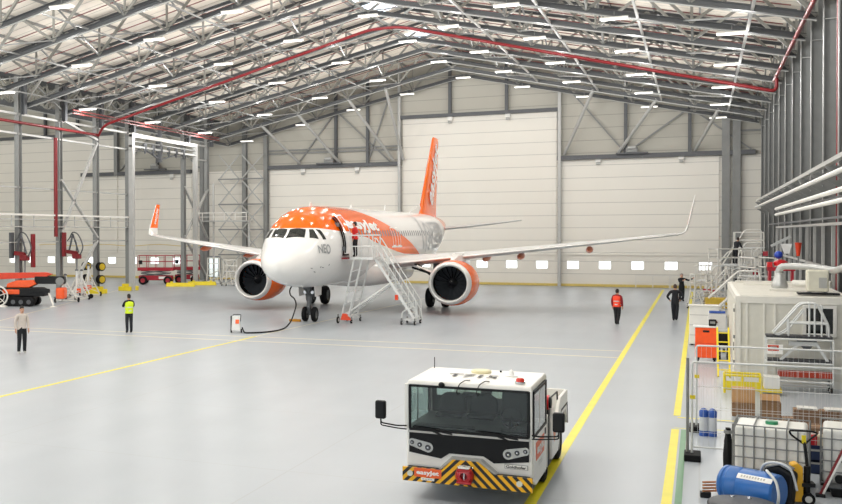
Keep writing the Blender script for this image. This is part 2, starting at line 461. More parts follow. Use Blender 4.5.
# ------------------------------------------------------------------ trusses
TY = [42.0+4.72*k for k in range(11)]          # 42 .. 84.5
NP = 4.48
def make_truss(label, side, xc, fn, grp):
    """one pitched lattice truss; its parts are chords, verticals and diagonals"""
    t = thing('roof_truss', label, 'truss', (xc, 0, 0), 0, grp)
    b = MB()
    for s_ in ((-1, 1) if side == 0 else (side,)):
        b.ibeam((0, 0, fn(xc)), (s_*EX, 0, fn(xc+s_*EX)), .24, .24, .025)
    b.build('bottom_chord', m_chord, t)
    b = MB()
    for s_ in ((-1, 1) if side == 0 else (side,)):
        b.bar((0, -.02, fn(xc)-.18), (s_*EX, -.02, fn(xc+s_*EX)-.18), .05, .05)
    b.build('lighting_trunking', m_steel_lt, t)  # pale bar added to give the chord's lower flange a bright lit line
    b = MB()
    for s_ in ((-1, 1) if side == 0 else (side,)):
        b.ibeam((0, 0, fn(xc)+DEP), (s_*EX, 0, fn(xc+s_*EX)+DEP), .16, .18, .025)
    b.build('top_chord', m_chord, t)
    for s_ in ((-1, 1) if side == 0 else (side,)):
        for k in range(0, 6):
            x = s_*min(NP*k, EX); z = fn(xc+x)
            if k: 
                MB().bar((x, 0, z), (x, 0, z+DEP), .1).build('vertical_brace', m_web, t)
            for dx in (-NP/2, NP/2):
                xx = x+dx
                if abs(xx) > EX or xx*s_ < 0: continue
                MB().bar((x, 0, z), (xx, 0, fn(xc+xx)+DEP), .13).build('diagonal_brace', m_web, t)
    return t
names = ['nearest roof truss, high at the top of the picture', 'second roof truss from the near end', 'third roof truss from the near end', 'fourth roof truss, two before the red pipe',
         'fifth roof truss, just before the red pipe', 'roof truss carrying the red sprinkler pipe', 'roof truss just beyond the red sprinkler pipe', 'third roof truss from the back gable',
         'second roof truss from the back gable', 'last roof truss standing clear of the back gable', 'roof truss right against the back gable']
proto = make_truss(names[0], 0, RX, chord, 'main roof trusses')
for k, y in enumerate(TY):
    o = proto if k == 0 else copy_tree(proto)
    o.location = (RX, y, 0); o['label'] = 'grey pitched lattice, '+names[k]
proto2 = make_truss('grey truss of the next bay, seen beyond the left columns', 1, X2, chord2, 'roof trusses of the next bay')
for k, y in enumerate(TY[2:]):
    o = proto2 if k == 0 else copy_tree(proto2)
    o.location = (X2, y, 0); o['label'] = ['grey truss of the next bay, seen beyond the left columns'][0]
# purlins running the length of the hall on top of the trusses
def long_bar(name, x, z, w, h, y0, y1, m, label, cat, group):
    o = MB().box(x-w/2, x+w/2, y0, y1, z-h/2, z+h/2).build(name, m); return tag(o, label, cat, group)
for s_ in (-1, 1):
    for k in range(0, 10):
        x = RX+s_*(.35+k*NP/2)
        if abs(x-RX) > EX: continue
        long_bar('roof_purlin', x, chord(x)+DEP+.12, .1, .16, 40, YB, m_steel, 'dark purlin under the pale roof deck', 'purlin', 'purlins under the roof deck')
    for k in (1, 2, 3, 4):
        x = RX+s_*NP*(k+.5)
        if abs(x-RX) > EX: continue
        long_bar('tie_beam', x, chord(x)-.05, .11 if s_ > 0 else .08, .11 if s_ > 0 else .08, 42, 84.5, m_steel_lt if s_ > 0 else m_steel, 'long tie running from truss to truss toward the gable', 'tie beam', 'long ties between the trusses')
# cross bracing between trusses (vertical planes along the hall and in the roof plane)
for s_ in (-1, 1):
    for k in (1, 2, 3, 4, 5):
        x = RX+s_*min(NP*k, EX-.3); z = chord(x)
        for i in range(len(TY)-1):
            if (i+k) % 2: continue
            y0, y1 = TY[i], TY[i+1]
            b = thing('truss_bracing', 'grey cross bracing between two neighbouring roof trusses', 'bracing', (x, y0, z), 0, 'cross bracing between trusses')
            MB().bar((0, 0, 0), (0, y1-y0, DEP), .08).build('diagonal', m_steel, b)
            MB().bar((0, 0, DEP), (0, y1-y0, 0), .08).build('diagonal', m_steel, b)
            x2 = x+NP*s_*-1*.5
            MB().bar((0, 0, .05), (NP*-s_, y1-y0, SL*NP+.05), .07).build('wind_brace', m_steel, b)
# thin dark-red sprinkler branches under the deck, parallel to the trusses
k = 0
y = 44.2
m_dred = mat('dark_red_branch_pipe', '#7c3a38', .5)
while y < 88:
    b = MB(); b.tube([(XL+.5, y, chord(XL+.5)+DEP-.25), (RX, y, chord(RX)+DEP-.25), (XR-.4, y, chord(XR-.4)+DEP-.25)], .028, 6)
    tag(b.build('sprinkler_branch', m_dred, smooth=True), 'thin dull red sprinkler pipe close under the roof deck', 'pipe', 'sprinkler branches under the roof'); y += 2.36
# bright red main sprinkler pipe
py = 64.6
b = MB(); b.tube(round_path([(XL+.35, py+.6, 11.8), (XL+1.2, py, chord(XL+1.2)-.75), (RX-1, py, chord(RX)-.35), (RX+1, py, chord(RX)-.35), (XR-.35, py-.6, 12.15), (XR-.35, py-.6, 12.9)], .6), .095, 12)
tag(b.build('red_main_pipe', m_red, smooth=True), 'thick red sprinkler main climbing to the ridge and down to the right wall', 'pipe')
b = MB(); b.tube([(3.75, 66, 12.95), (3.75, 38, 12.95)], .09, 10); tag(b.build('red_eave_pipe', m_red, smooth=True), 'red pipe running along the top of the right wall', 'pipe')
b = MB(); b.tube(round_path([(XL+.3, 40, 11.85), (XL+.3, 64, 11.85), (XL+.3, 65.3, 11.85)], .3), .1, 10); tag(b.build('red_side_pipe', m_red, smooth=True), 'red pipe running level along the left row of columns', 'pipe')
b = MB(); b.tube([(XL+.25, 59.7, 11.2), (XL+.25, 59.7, 4.3)], .14, 10); tag(b.build('red_riser_pipe', m_red, smooth=True), 'vertical red riser pipe on the second left column', 'pipe')
b = MB(); b.tube([(4.3, 41.0, 14), (4.3, 41.0, 0.0)], .09, 10); tag(b.build('red_drop_pipe', m_red, smooth=True), 'vertical red pipe on the near right wall', 'pipe')
for yy, zz in ((51.5, 12.45), (66, 12.4), (75, 12.4)):
    pass
b = MB()
for off in (0, .22): b.cyl((XL+1.5, 60, 12.9+off), (XL+1.5, 84, 12.9+off), .055, 8)
tag(b.build('red_twin_pipe', m_dred, smooth=True), 'pair of red pipes under the eaves above the left columns', 'pipe')

# ------------------------------------------------------------------ columns of the left row
cl = ['nearest', 'second', 'third', 'fourth', 'fifth', 'sixth', 'seventh', 'eighth']
CYs = [55.7, 60.5, 65.4, 70.2, 79.8, 84.5]
for k, y in enumerate(CYs):
    c = thing('steel_column', 'tall grey steel column, %s from the near end of the left row' % cl[k], 'column', (XL, y, 0), 0, 'columns of the left row')
    MB().ibeam((0, 0, 0), (0, 0, chord(XL)+DEP), .34, .4, .03, up=(0, 1, 0)).build('shaft', m_steel, c)
    MB().box(-.3, .3, -.3, .3, 0, .05).build('base_plate', m_steel_dk, c)
    MB().ibeam((.5, 0, 12.4), (.5, 0, chord(XL)+DEP-.1), .3, .3, .03, up=(1, 0, 0)).build('head_stub', m_steel_dk, c)
    if k in (2, 3):
        g = MB(); g.box(-.55, .55, -.7, .7, 0, .34); g.build('guard_base', m_yel, c, bevel=.04)
        MB().box(-.36, .36, -.45, .45, .34, .55).build('guard_top', m_yel, c, bevel=.04)
# horizontals along the left row
for z, h, lab in ((12.45, .14, 'top'), (11.15, .12, 'upper'), (7.6, .09, 'middle'), (3.95, .08, 'lowest')):
    o = MB().box(XL-.07, XL+.07, 42, 69.9 if z < 11 else 84.5, z-h/2, z+h/2).build('side_rail', m_steel_lt)
    tag(o, 'pale %s horizontal rail tying the left columns together' % lab, 'rail')
g = thing('walkway_rail', 'white double-railed gangway along the left columns at mid height', 'gangway', (XL, 42, 4.95))
MB().box(-.25, .25, 0, 27.8, 0, .07).build('deck', m_steel_lt, g)
MB().box(.2, .26, 0, 27.8, .5, .56).build('mid_rail', m_steel_lt, g)
MB().box(.18, .3, 0, 27.8, .78, .9).build('top_rail', m_white, g)
for k in range(12): MB().box(.2, .25, k*2.5+.1, k*2.5+.16, 0, .8).build('post', m_steel_lt, g)
# side braces in the left row
for (a, za, bb, zb, lab) in ((65.4, 11.3, 60.6, 4.6, 'upper pale brace between second and third left columns'), (60.6, 8.3, 65.4, 4.2, 'falling pale brace between second and third left columns'), (65.4, 4.0, 61.5, .2, 'lower pale brace falling toward the orange crane'),
                       (79.8, 8.6, 84.5, 4.0, 'pale brace right of the portal post'), (79.8, 4.2, 84.5, .3, 'low pale brace right of the portal post'), (84.5, 8.5, 79.9, 4.2, 'pale brace crossing beyond the portal post'), (60.6, 12.6, 65.4, 11.5, 'short pale brace at the head of the third left column')):
    tag(MB().bar((XL+.1, a, za), (XL+.1, bb, zb), .2, .16).build('column_brace', m_steel_lt), lab, 'brace')
# white portal frame between fourth and fifth columns
p = thing('crane_portal', 'white steel portal with two posts and a double top beam left of the aircraft', 'portal frame', (XL+.5, 69.9, 0))
MB().box(-.18, .18, -.2, .2, 0, 12.3).build('post', m_steel_lt, p); MB().box(-.18, .18, 11.1, 11.45, 0, 12.3).build('post', m_steel_lt, p)
MB().box(-.15, .15, -.2, 11.45, 12.1, 12.4).build('top_beam', m_white, p); MB().box(-.15, .15, -.2, 11.45, 11.3, 11.45).build('lower_beam', m_steel_lt, p)
MB().box(-.1, .1, 0, 11.2, 11.75, 11.83).build('track', m_steel, p)
for k in range(6):
    q = MB().cyl((.1, 2+k*1.35, 11.7), (.1, 2+k*1.35, 11.3), .16, 8)
    q.cone((.1, 2+k*1.35, 11.3), (.1, 2+k*1.35, 10.9), .16, .05, 8).build('cable_trolley', m_steel_dk, p)
MB().bar((0, 4.7, 14.2), (0, 4.7, 10.4), .28).build('hanger_post', m_steel_dk, p)
MB().bar((0, 4.7, 10.6), (0, 1.2, 11.5), .1).build('stay', m_steel_dk, p); MB().bar((0, 4.7, 10.6), (0, 9.0, 11.5), .1).build('stay', m_steel_dk, p)

# low mezzanine frame behind the far wing
mz = thing('access_gantry', 'pale platform frame with rails in the back left corner beyond the far wing', 'platform', (-41.5, 83, 0))
MB().box(0, 5.5, 0, 1.2, 5.55, 5.65).build('deck', m_steel_lt, mz)
MB().box(0, 5.5, 0, .06, 6.3, 6.38).build('top_rail', m_white, mz); MB().box(0, 5.5, 0, .06, 5.95, 6.0).build('mid_rail', m_white, mz)
for k in range(6): MB().box(k*1.08, k*1.08+.06, 0, .06, 5.6, 6.35).build('post', m_white, mz)
for x_ in (0, 1.9, 5.4): MB().box(x_, x_+.14, .5, .64, 0, 9 if x_ != 5.4 else 5.6).build('leg', m_steel_lt, mz)

# ------------------------------------------------------------------ right wall framing
RY = [30.4+4.72*k for k in range(13)]
for k, y in enumerate(RY):
    c = thing('wall_column', 'deep grey column of the right wall', 'column', (4.75, y, 0), 0, 'columns of the right wall')
    MB().ibeam((0, 0, 0), (0, 0, chord(XR)+DEP), .34, 1.2, .035, up=(1, 0, 0)).build('shaft', m_steel, c)
    for zz in (6.4, 12.4, 14.2): MB().box(-.6, .6, -.16, .16, zz, zz+.03).build('stiffener', m_steel_lt, c)
for z in (1.2, 3.0, 5.2, 8.3, 10.3, 12.1, 13.8):
    tag(MB().box(5.25, 5.45, 20, YB, z-.08, z+.08).build('wall_rail', m_steel), 'grey horizontal rail behind the right wall columns at %s height' % {1.2: 'knee', 3.0: 'door', 5.2: 'pipe', 8.3: 'middle', 10.3: 'upper', 12.1: 'high', 13.8: 'eaves'}[z], 'rail')
for k in range(0, 12, 2):
    y = RY[k]
    tag(MB().bar((4.9, y, 8.3), (4.9, y+4.72, 10.4), .12).build('wall_brace', m_steel_lt), 'pale diagonal brace between right wall columns', 'brace', 'diagonals on the right wall')
    tag(MB().bar((4.9, y+4.72, 10.4), (4.9, y+9.44, 12.3), .12).build('wall_brace', m_steel_lt), 'pale diagonal brace between right wall columns', 'brace', 'diagonals on the right wall')
tag(MB().box(3.5, 3.68, 28, 79, 6.55, 6.68).build('crane_rail', m_steel_lt), 'upper pale beam running along the right wall', 'beam')
tag(MB().cyl((3.45, 28, 6.16), (3.45, 79, 6.16), .075, 12).build('wall_pipe', m_white, smooth=True), 'upper white pipe under the beam on the right wall', 'pipe')
tag(MB().cyl((3.4, 28, 5.62), (3.4, 57.6, 5.62), .07, 12).build('wall_pipe', m_white, smooth=True), 'middle white pipe on the right wall, ending at the corner stands', 'pipe')
tag(MB().cyl((3.4, 28, 5.33), (3.4, 57.6, 5.33), .07, 12).build('wall_pipe', m_white, smooth=True), 'lowest of the white pipes on the right wall', 'pipe')
tag(MB().box(3.5, 3.62, 28, 57.6, 5.44, 5.5).build('cable_tray', m_steel_dk), 'dark cable tray between two white wall pipes', 'cable tray')
tag(MB().box(3.4, 3.5, 28, 64, 4.86, 4.92).build('cable_conduit', m_steel_dk), 'thin dark conduit below the pipes on the right wall', 'conduit')
for k in range(11):
    y = RY[k]+1.2
    b = MB(); b.prism([(3.5, 6.05), (4.3, 6.05), (4.3, 5.5)], 1, y, y+.08); b.prism([(3.4, 6.5), (4.3, 6.5), (4.3, 6.05), (3.9, 6.05)], 1, y, y+.08)
    tag(b.build('pipe_bracket', m_steel), 'triangular steel bracket holding the long pipes off the right wall', 'bracket', 'pipe brackets on the right wall')
wf = thing('wall_frame', 'pale rectangular post-and-rail framing low on the right wall', 'frame', (4.05, 37, 0))
MB().box(-.05, .05, 0, 31, 4.7, 4.8).build('top_rail', m_steel_lt, wf); MB().box(-.05, .05, 0, 31, 3.2, 3.28).build('mid_rail', m_steel_lt, wf); MB().box(-.05, .05, 0, 31, 1.4, 1.48).build('low_rail', m_steel_lt, wf)
for k in range(11): MB().box(-.05, .05, k*3.08, k*3.08+.09, 0, 4.75).build('post', m_steel_lt, wf)

# ------------------------------------------------------------------ roof lamps
LX = [RX+4.887*i for i in range(-4, 5)]; LX[0] -= .68
def make_lamp():
    l = thing('ceiling_light', 'flat white high-bay lamp hanging under a roof truss', 'light', (0, 0, 0), 0, 'high-bay lamps in the roof')
    MB().box(-.62, .62, -.2, .2, 0, .07).build('housing', m_white, l)
    MB().box(-.58, .58, -.17, .17, -.03, -.001).build('diffuser', m_lamp, l)
    MB().box(-.02, .02, -.02, .02, .07, .38).build('hanger', m_steel, l)
    return l
lamp0 = make_lamp(); first = True
def area(x, y, z, e, sx=1.2, sy=.5, col=(1, .985, .95)):
    ld = bpy.data.lights.get('lamp_%d' % e) or bpy.data.lights.new('lamp_%d' % e, 'AREA')
    ld.shape = 'RECTANGLE'; ld.size = sx; ld.size_y = sy; ld.energy = e; ld.color = col; ld.specular_factor = .2
    o = bpy.data.objects.new('roof_lamp_light', ld); COL.objects.link(o); o.location = (x, y, z); return o
rows = {0: 'nearest', 1: 'second', 2: 'third', 3: 'fourth', 4: 'fifth', 5: 'last'}
LP = 12
def glow(x, y, z):
    area(x, y, z-.06, LP)
    ld = bpy.data.lights.get('lamp_spread') or bpy.data.lights.new('lamp_spread', 'POINT')  # unseen point source added below each lamp to brighten the roof
    ld.energy = 190; ld.specular_factor = .15; ld.shadow_soft_size = .25; ld.color = (1, .99, .965)
    o = bpy.data.objects.new('roof_lamp_glow', ld); COL.objects.link(o); o.location = (x, y, z-.9)
for j in range(-5, 4):
    y = 60.87+9.43*j
    for i, x in enumerate(LX):
        z = 17.79-.227*abs(x-RX)
        if j >= -2:
            l = lamp0 if first else copy_tree(lamp0); first = False
            l.location = (x, y-.35 if j == 3 else y, z)
        if j < 3: glow(x, y, z)
    for x in (X2-8, X2+3, X2+14):
        if j < 3: glow(x, y, chord2(x)-.3)
# ================================================================== aircraft body shape
AX, AY, AYAW = -17.715, 43.996, .0173     # nose position and heading of the parked aircraft
ZC = 3.82
FST = [(0.0, -.80, -.82, .01), (.04, -.62, -1.0, .19), (.14, -.46, -1.15, .35), (.3, -.28, -1.29, .54), (.6, -.05, -1.46, .80), (1.0, .2, -1.61, 1.04), (1.45, .46, -1.73, 1.25),
       (1.75, .66, -1.79, 1.36), (2.1, .98, -1.85, 1.47), (2.5, 1.30, -1.91, 1.58), (2.9, 1.55, -1.95, 1.67), (3.4, 1.76, -1.99, 1.77), (4.0, 1.92, -2.03, 1.86), (4.8, 2.02, -2.06, 1.93),
       (5.8, 2.06, -2.07, 1.97), (7, 2.07, -2.07, 1.975), (23.5, 2.07, -2.07, 1.975), (25, 2.07, -2.0, 1.96), (26.5, 2.07, -1.78, 1.91), (28, 2.06, -1.42, 1.81), (29.5, 2.04, -.98, 1.66),
       (31, 2.0, -.52, 1.45), (32.5, 1.95, -.08, 1.2), (34, 1.86, .36, .92), (35.3, 1.72, .72, .66), (36.5, 1.55, .98, .42), (37.3, 1.42, 1.08, .26), (37.57, 1.34, 1.14, .16)]
def _interp(x):
    """monotone cubic (Fritsch-Carlson) through the stations"""
    n = len(FST); x = min(max(x, FST[0][0]), FST[-1][0])
    i = 0
    while i < n-2 and x > FST[i+1][0]: i += 1
    h = FST[i+1][0]-FST[i][0]; t = (x-FST[i][0])/h
    out = []
    for k in (1, 2, 3):
        def sl(j): return (FST[j+1][k]-FST[j][k])/(FST[j+1][0]-FST[j][0])
        def tg(j):
            if j == 0: return sl(0)
            if j == n-1: return sl(n-2)
            a, b = sl(j-1), sl(j)
            return 0 if a*b <= 0 else 2*a*b/(a+b)
        m0, m1 = tg(i)*h, tg(i+1)*h; p0, p1 = FST[i][k], FST[i+1][k]
        out.append(p0*(2*t**3-3*t*t+1)+m0*(t**3-2*t*t+t)+p1*(-2*t**3+3*t*t)+m1*(t**3-t*t))
    return out
def fus(x, th, off=0.):
    """surface point: th measured from the crown, positive to port; coordinates (port, aft, up)"""
    t, b, w = _interp(x)
    zm = (t+b)/2
    # the widest line stays near the cabin centreline
    c = math.cos(th); s_ = math.sin(th)
    hz = (t-zm) if c > 0 else (zm-b)
    return ((w+off)*s_, x, ZC+zm+(hz+off)*c)
m_pw = mat('aircraft_white', '#f1efeb', .18, var=.01, coat=.4)
m_po = mat('aircraft_orange', '#ff6d0c', .22, var=.015, coat=.1)
m_pg = mat('wing_grey', '#cfcfcc', .3, var=.03)
m_lip = mat('bare_metal_lip', '#e4e3e0', .25, metal=.2, var=.02)
m_dark = mat('dark_cavity', '#08090a', .9, var=.1, spec=.1)
m_cock = mat('cockpit_glass', '#1c2422', .08, var=.15, coat=.6)
m_blade = mat('fan_blade_metal', '#55595f', .3, metal=.4, var=.05)
m_gear = mat('gear_leg_grey', '#6a6c6e', .4, metal=.3, var=.08)
m_line = mat('grey_outline_paint', '#abacad', .4, var=.02)
m_wlet = mat('white_lettering', '#f7f5f1', .35, var=0)
m_cabw = mat('cabin_window_grey', '#8f9294', .15, var=.03, coat=.3)

# fuselage paint: white with an orange leaf over the crown, chosen by a signed field stored on the mesh
m_body = mat('aircraft_livery', '#f6f4f1', .13, var=.01, spec=.4)
nt = m_body.node_tree; an = nt.nodes.new('ShaderNodeAttribute'); an.attribute_name = 'livery'
mix_by(m_body, math_node(nt, 'GREATER_THAN', an.outputs['Fac'], 0.), None, '#ff6d0c')
def pw(tab, x):
    if x <= tab[0][0]: return tab[0][1]
    for (a, b), (c, d) in zip(tab, tab[1:]):
        if x <= c: return b+(d-b)*(x-a)/(c-a)
    return tab[-1][1]
ZLOW = [(0, 4.74), (2.7, 4.74), (4.1, 4.62), (6.5, 4.47), (9.06, 4.23), (9.8, 4.06), (13.1, 3.64), (15.2, 3.4), (17.1, 3.23), (21.4, 3.12), (40, 3.1)]
THUP = [(8.4, -.3), (9.1, .12), (10.0, .33), (11.5, .62), (14.2, 1.0), (16.6, 1.31), (18.6, 1.55), (21.4, 1.92), (22.5, 2.3)]
def livery(x, th, z):
    th = abs(th)
    a = z-pw(ZLOW, x)
    b = (th-pw(THUP, x))*1.5 if x > 8 else 1
    leaf = min(a, b)
    tail = (x-30.2-max(0, (ZC+2-z))*.9)*.5
    return max(leaf, tail)

plane = thing('passenger_aircraft', 'white and orange twin-engined airliner parked nose-on in the middle of the hangar', 'aircraft', (AX, AY, 0), AYAW)
def build_fuselage():
    xs = [0.0, .02, .06, .12, .2]; x = .3
    while x < 5.6: xs.append(x); x += .1
    while x < 23: xs.append(x); x += .25
    while x < 37.5: xs.append(x); x += .25
    xs.append(37.57)
    NT = 96
    b = MB(); rings = [[fus(x, -PI+2*PI*k/NT) for k in range(NT)] for x in xs]; b.loft(rings)
    o = b.build('fuselage', m_body, plane, smooth=True)
    at = o.data.attributes.new('livery', 'FLOAT', 'POINT')
    vals = []
    for x in xs:
        for k in range(NT):
            th = -PI+2*PI*k/NT; vals.append(livery(x, th, fus(x, th)[2]))
    at.data.foreach_set('value', vals)
    return o
fusel = build_fuselage()
def patch(name, cs, material, parent, off=.014, n=6, side=1, rnd=True):
    """skin panel between corner (x, th) points: TL, TR, BR, BL"""
    b = MB(); g = []
    for i in range(n+1):
        for j in range(n+1):
            u, v = i/n, j/n
            x = (cs[0][0]*(1-u)+cs[1][0]*u)*(1-v)+(cs[3][0]*(1-u)+cs[2][0]*u)*v
            t = (cs[0][1]*(1-u)+cs[1][1]*u)*(1-v)+(cs[3][1]*(1-u)+cs[2][1]*u)*v
            g.append(fus(x, side*t, off))
    fs = []
    for i in range(n):
        for j in range(n):
            q = (i*(n+1)+j, (i+1)*(n+1)+j, (i+1)*(n+1)+j+1, i*(n+1)+j+1)
            fs.append(q)
    if rnd: pass
    b.add(g, fs); return b.build(name, material, parent, smooth=True)
W2 = [(1.96, .045), (2.19, .55), (1.81, .652), (1.38, .042)]
W3 = [(2.29, .635), (2.45, .735), (2.36, 1.085), (1.97, .815)]
W4 = [(2.56, .795), (2.78, .911), (2.88, 1.236), (2.64, 1.186)]
for s_ in (1, -1):
    for c, n_ in ((W2, 'windscreen_pane'), (W3, 'cockpit_side_window'), (W4, 'cockpit_side_window')):
        # dark rubber surround then the glass itself
        patch(n_, c, m_cock, plane, .016, 10, s_)
# fuselage lettering
def wrap_text(name, txt, x0, x1, th_top, th_bot, material, side=1, bold=.02, off=.02, parent=plane, skew=0.):
    vs, fs = text_mb(txt, 1, bold)
    xs = [v.x for v in vs]; ys = [v.y for v in vs]; a, b, c, d = min(xs), max(xs), min(ys), max(ys)
    me = bpy.data.meshes.new('t'); me.from_pydata([tuple(v) for v in vs], [], fs)
    bm = bmesh.new(); bm.from_mesh(me)
    for k in range(1, 12):
        bmesh.ops.bisect_plane(bm, geom=bm.verts[:]+bm.edges[:]+bm.faces[:], plane_co=(0, c+(d-c)*k/12, 0), plane_no=(0, 1, 0))
    for k in range(1, 16):
        bmesh.ops.bisect_plane(bm, geom=bm.verts[:]+bm.edges[:]+bm.faces[:], plane_co=(a+(b-a)*k/16, 0, 0), plane_no=(1, 0, 0))
    for v in bm.verts:
        u = (v.co.x-a)/(b-a); w_ = (v.co.y-c)/(d-c)
        x = x0+(x1-x0)*u if side > 0 else x1-(x1-x0)*u
        v.co = fus(x, side*(th_bot+(th_top-th_bot)*w_+skew*u), off)
    bm.normal_update()
    bm.to_mesh(me); bm.free(); me.name = name; me.materials.append(material)
    o = bpy.data.objects.new(name, me); COL.objects.link(o); o.parent = parent; return o
wrap_text('airline_lettering', 'easyJet', 5.75, 11.7, .79, 1.2, m_wlet, 1, .045, skew=.08)
wrap_text('airline_lettering', 'easyJet', 6.2, 12.2, .80, 1.25, m_wlet, -1, .035)
wrap_text('nose_lettering', 'NEO', 2.1, 3.1, 1.2, 1.47, m_line, 1, .03, skew=.22)
wrap_text('nose_lettering', 'NEO', 2.1, 3.1, 1.42, 1.69, m_line, -1, .03, skew=-.22)
def fus_strip(b, pts, w_, off=.018, side=1, n=4):
    """thin painted line following skin points (x, th)"""
    P = []
    for (a, c), (d, e) in zip(pts, pts[1:]):
        for k in range(n): P.append((a+(d-a)*k/n, c+(e-c)*k/n))
    P.append(pts[-1]); V = []
    for i, (x, t) in enumerate(P):
        x2, t2 = P[min(i+1, len(P)-1)]; x1, t1 = P[max(i-1, 0)]
        dx, dt = x2-x1, (t2-t1)*2; L_ = math.hypot(dx, dt) or 1
        nx, n_t = -dt/L_*w_/2, dx/L_*w_/2/2
        V += [fus(x+nx, side*(t+n_t), off), fus(x-nx, side*(t-n_t), off)]
    b.add(V, [(2*i, 2*i+1, 2*i+3, 2*i+2) for i in range(len(P)-1)])
for s_ in (1, -1):
    b = MB()
    fus_strip(b, [(22.5, .5), (22.4, .8), (22.2, 1.05), (21.8, 1.4), (22.0, 1.75)], .2, side=s_)
    fus_strip(b, [(23.6, .8), (23.2, 1.1), (22.7, 1.5), (22.7, 1.85)], .2, side=s_)
    # outline letters N, E, O
    def sx(x, y): return (x, 1.75-y*.85)
    N_ = [(23.3, 0), (23.5, 1), (23.9, 1), (24.9, .35), (25.0, 1), (25.4, 1), (25.2, 0), (24.8, 0), (23.85, .62), (23.7, 0), (23.3, 0)]
    E_ = [(25.6, 0), (25.8, 1), (27.0, 1), (26.95, .8), (26.2, .8), (26.15, .6), (26.8, .6), (26.75, .42), (26.1, .42), (26.05, .2), (26.8, .2), (26.75, 0), (25.6, 0)]
    fus_strip(b, [sx(*p) for p in N_], .22, side=s_, n=3); fus_strip(b, [sx(*p) for p in E_], .22, side=s_, n=3)
    for r_ in (1, .6):
        fus_strip(b, [(28.0+.8*r_*math.cos(t*PI/8), 1.32-.42*r_*math.sin(t*PI/8)) for t in range(17)], .22, side=s_, n=1)
    b.build('outline_lettering', m_line, plane)
    # overwing exits
    for x0 in (14.15, 15.35):
        b = MB(); fus_strip(b, [(x0, 1.08), (x0+.55, 1.08), (x0+.55, 1.6), (x0, 1.6), (x0, 1.08)], .07, side=s_); fus_strip(b, [(x0-.3, 1.63), (x0+.85, 1.63)], .09, side=s_)
        b.build('overwing_exit_outline', m_wlet, plane)
    # rear door outline
    b = MB(); fus_strip(b, [(29.6, .85), (30.4, .85), (30.4, 1.5), (29.6, 1.5), (29.6, .85)], .05, side=s_); b.build('rear_door_outline', m_line, plane)
    # cabin windows, one outline copied along the parallel section
    tc_, hw, ht = 1.25, .115, .085
    prof = [(hw*(1-(.35 if abs(q) > .8 else 0)), q) for q in (-1, -.6, 0, .6, 1)]
    pts = [(w1, q*ht) for w1, q in prof]+[(-w1, q*ht) for w1, q in reversed(prof)]
    b = MB(); base = [fus(7+p[0], s_*(tc_+p[1]), .012) for p in pts]; b.add([(p[0], p[1]-7, p[2]) for p in base], [tuple(range(len(pts)))])
    w0 = b.build('cabin_window', m_cabw, plane); k = 0; x = 6.95
    while x < 26.2:
        o = w0 if k == 0 else w0.copy()
        if k: COL.objects.link(o); o.parent = plane
        sh = fus(x, s_*tc_, .012)[0]-fus(7, s_*tc_, .012)[0]
        o.location = (sh, x, 0); k += 1; x += .533
# starboard front door outline, port doorway with the open door
b = MB(); fus_strip(b, [(4.55, .8), (5.4, .8), (5.4, 1.74), (4.55, 1.74), (4.55, .8)], .04, side=-1); b.build('door_outline', m_line, plane)
patch('doorway', [(4.5, .76), (5.42, .76), (5.42, 1.78), (4.5, 1.78)], mat('dark_doorway', '#2b1113', .7), plane, .018, 10)  # dark patch on the skin, painted as the shaded cabin opening
dr = []
b = MB()
n = 10; outer = [[fus(4.5+.82*i/4, .77+(1.72-.77)*j/n, .2) for i in range(5)] for j in range(n+1)]
inner = [[fus(4.5+.82*i/4, .77+(1.72-.77)*j/n, .1) for i in range(5)] for j in range(n+1)]
vs = [p for r_ in outer for p in r_]+[p for r_ in inner for p in r_]; fs = []; o_ = 5*(n+1)
for j in range(n):
    for i in range(4):
        a = j*5+i; fs.append((a, a+1, a+6, a+5)); fs.append((o_+a, o_+a+5, o_+a+6, o_+a+1))
for j in range(n): fs += [(j*5, j*5+5, o_+j*5+5, o_+j*5), (j*5+4, o_+j*5+4, o_+j*5+9, j*5+9)]
for i in range(4): fs += [(i, o_+i, o_+i+1, i+1), (n*5+i, n*5+i+1, o_+n*5+i+1, o_+n*5+i)]
b.add(vs, fs); door = b.build('front_door', m_body, plane, smooth=30)
at = door.data.attributes.new('livery', 'FLOAT', 'POINT'); at.data.foreach_set('value', [v.co.z-4.58 for v in door.data.vertices])
b = MB()
for (xa, xb, ta, tb) in ((4.5, 4.6, .77, 1.72), (5.22, 5.32, .77, 1.72), (4.5, 5.32, .77, .82)):
    fus_strip(b, [((xa+xb)/2, ta), ((xa+xb)/2, tb)] if xb-xa < .5 else [(xa, .8), (xb, .8)], .09, off=.215, n=8)
b.build('door_edge', m_pw, door)
b = MB(); P = [fus(4.47, .8+.9*k/8, .16) for k in range(9)]; b.tube(P, .035, 6); b.build('door_seal', m_black, door)
for tt in (1.0, 1.6):
    q = fus(4.46, tt, .06); b = MB().box(q[0]-.12, q[0]+.1, q[1]-.08, q[1]+.06, q[2]-.1, q[2]+.1); b.build('hinge_arm', m_gear, door)
MB().box(1.7, 2.12, 4.5, 5.6, 3.2, 3.28).build('door_sill', m_red, plane)
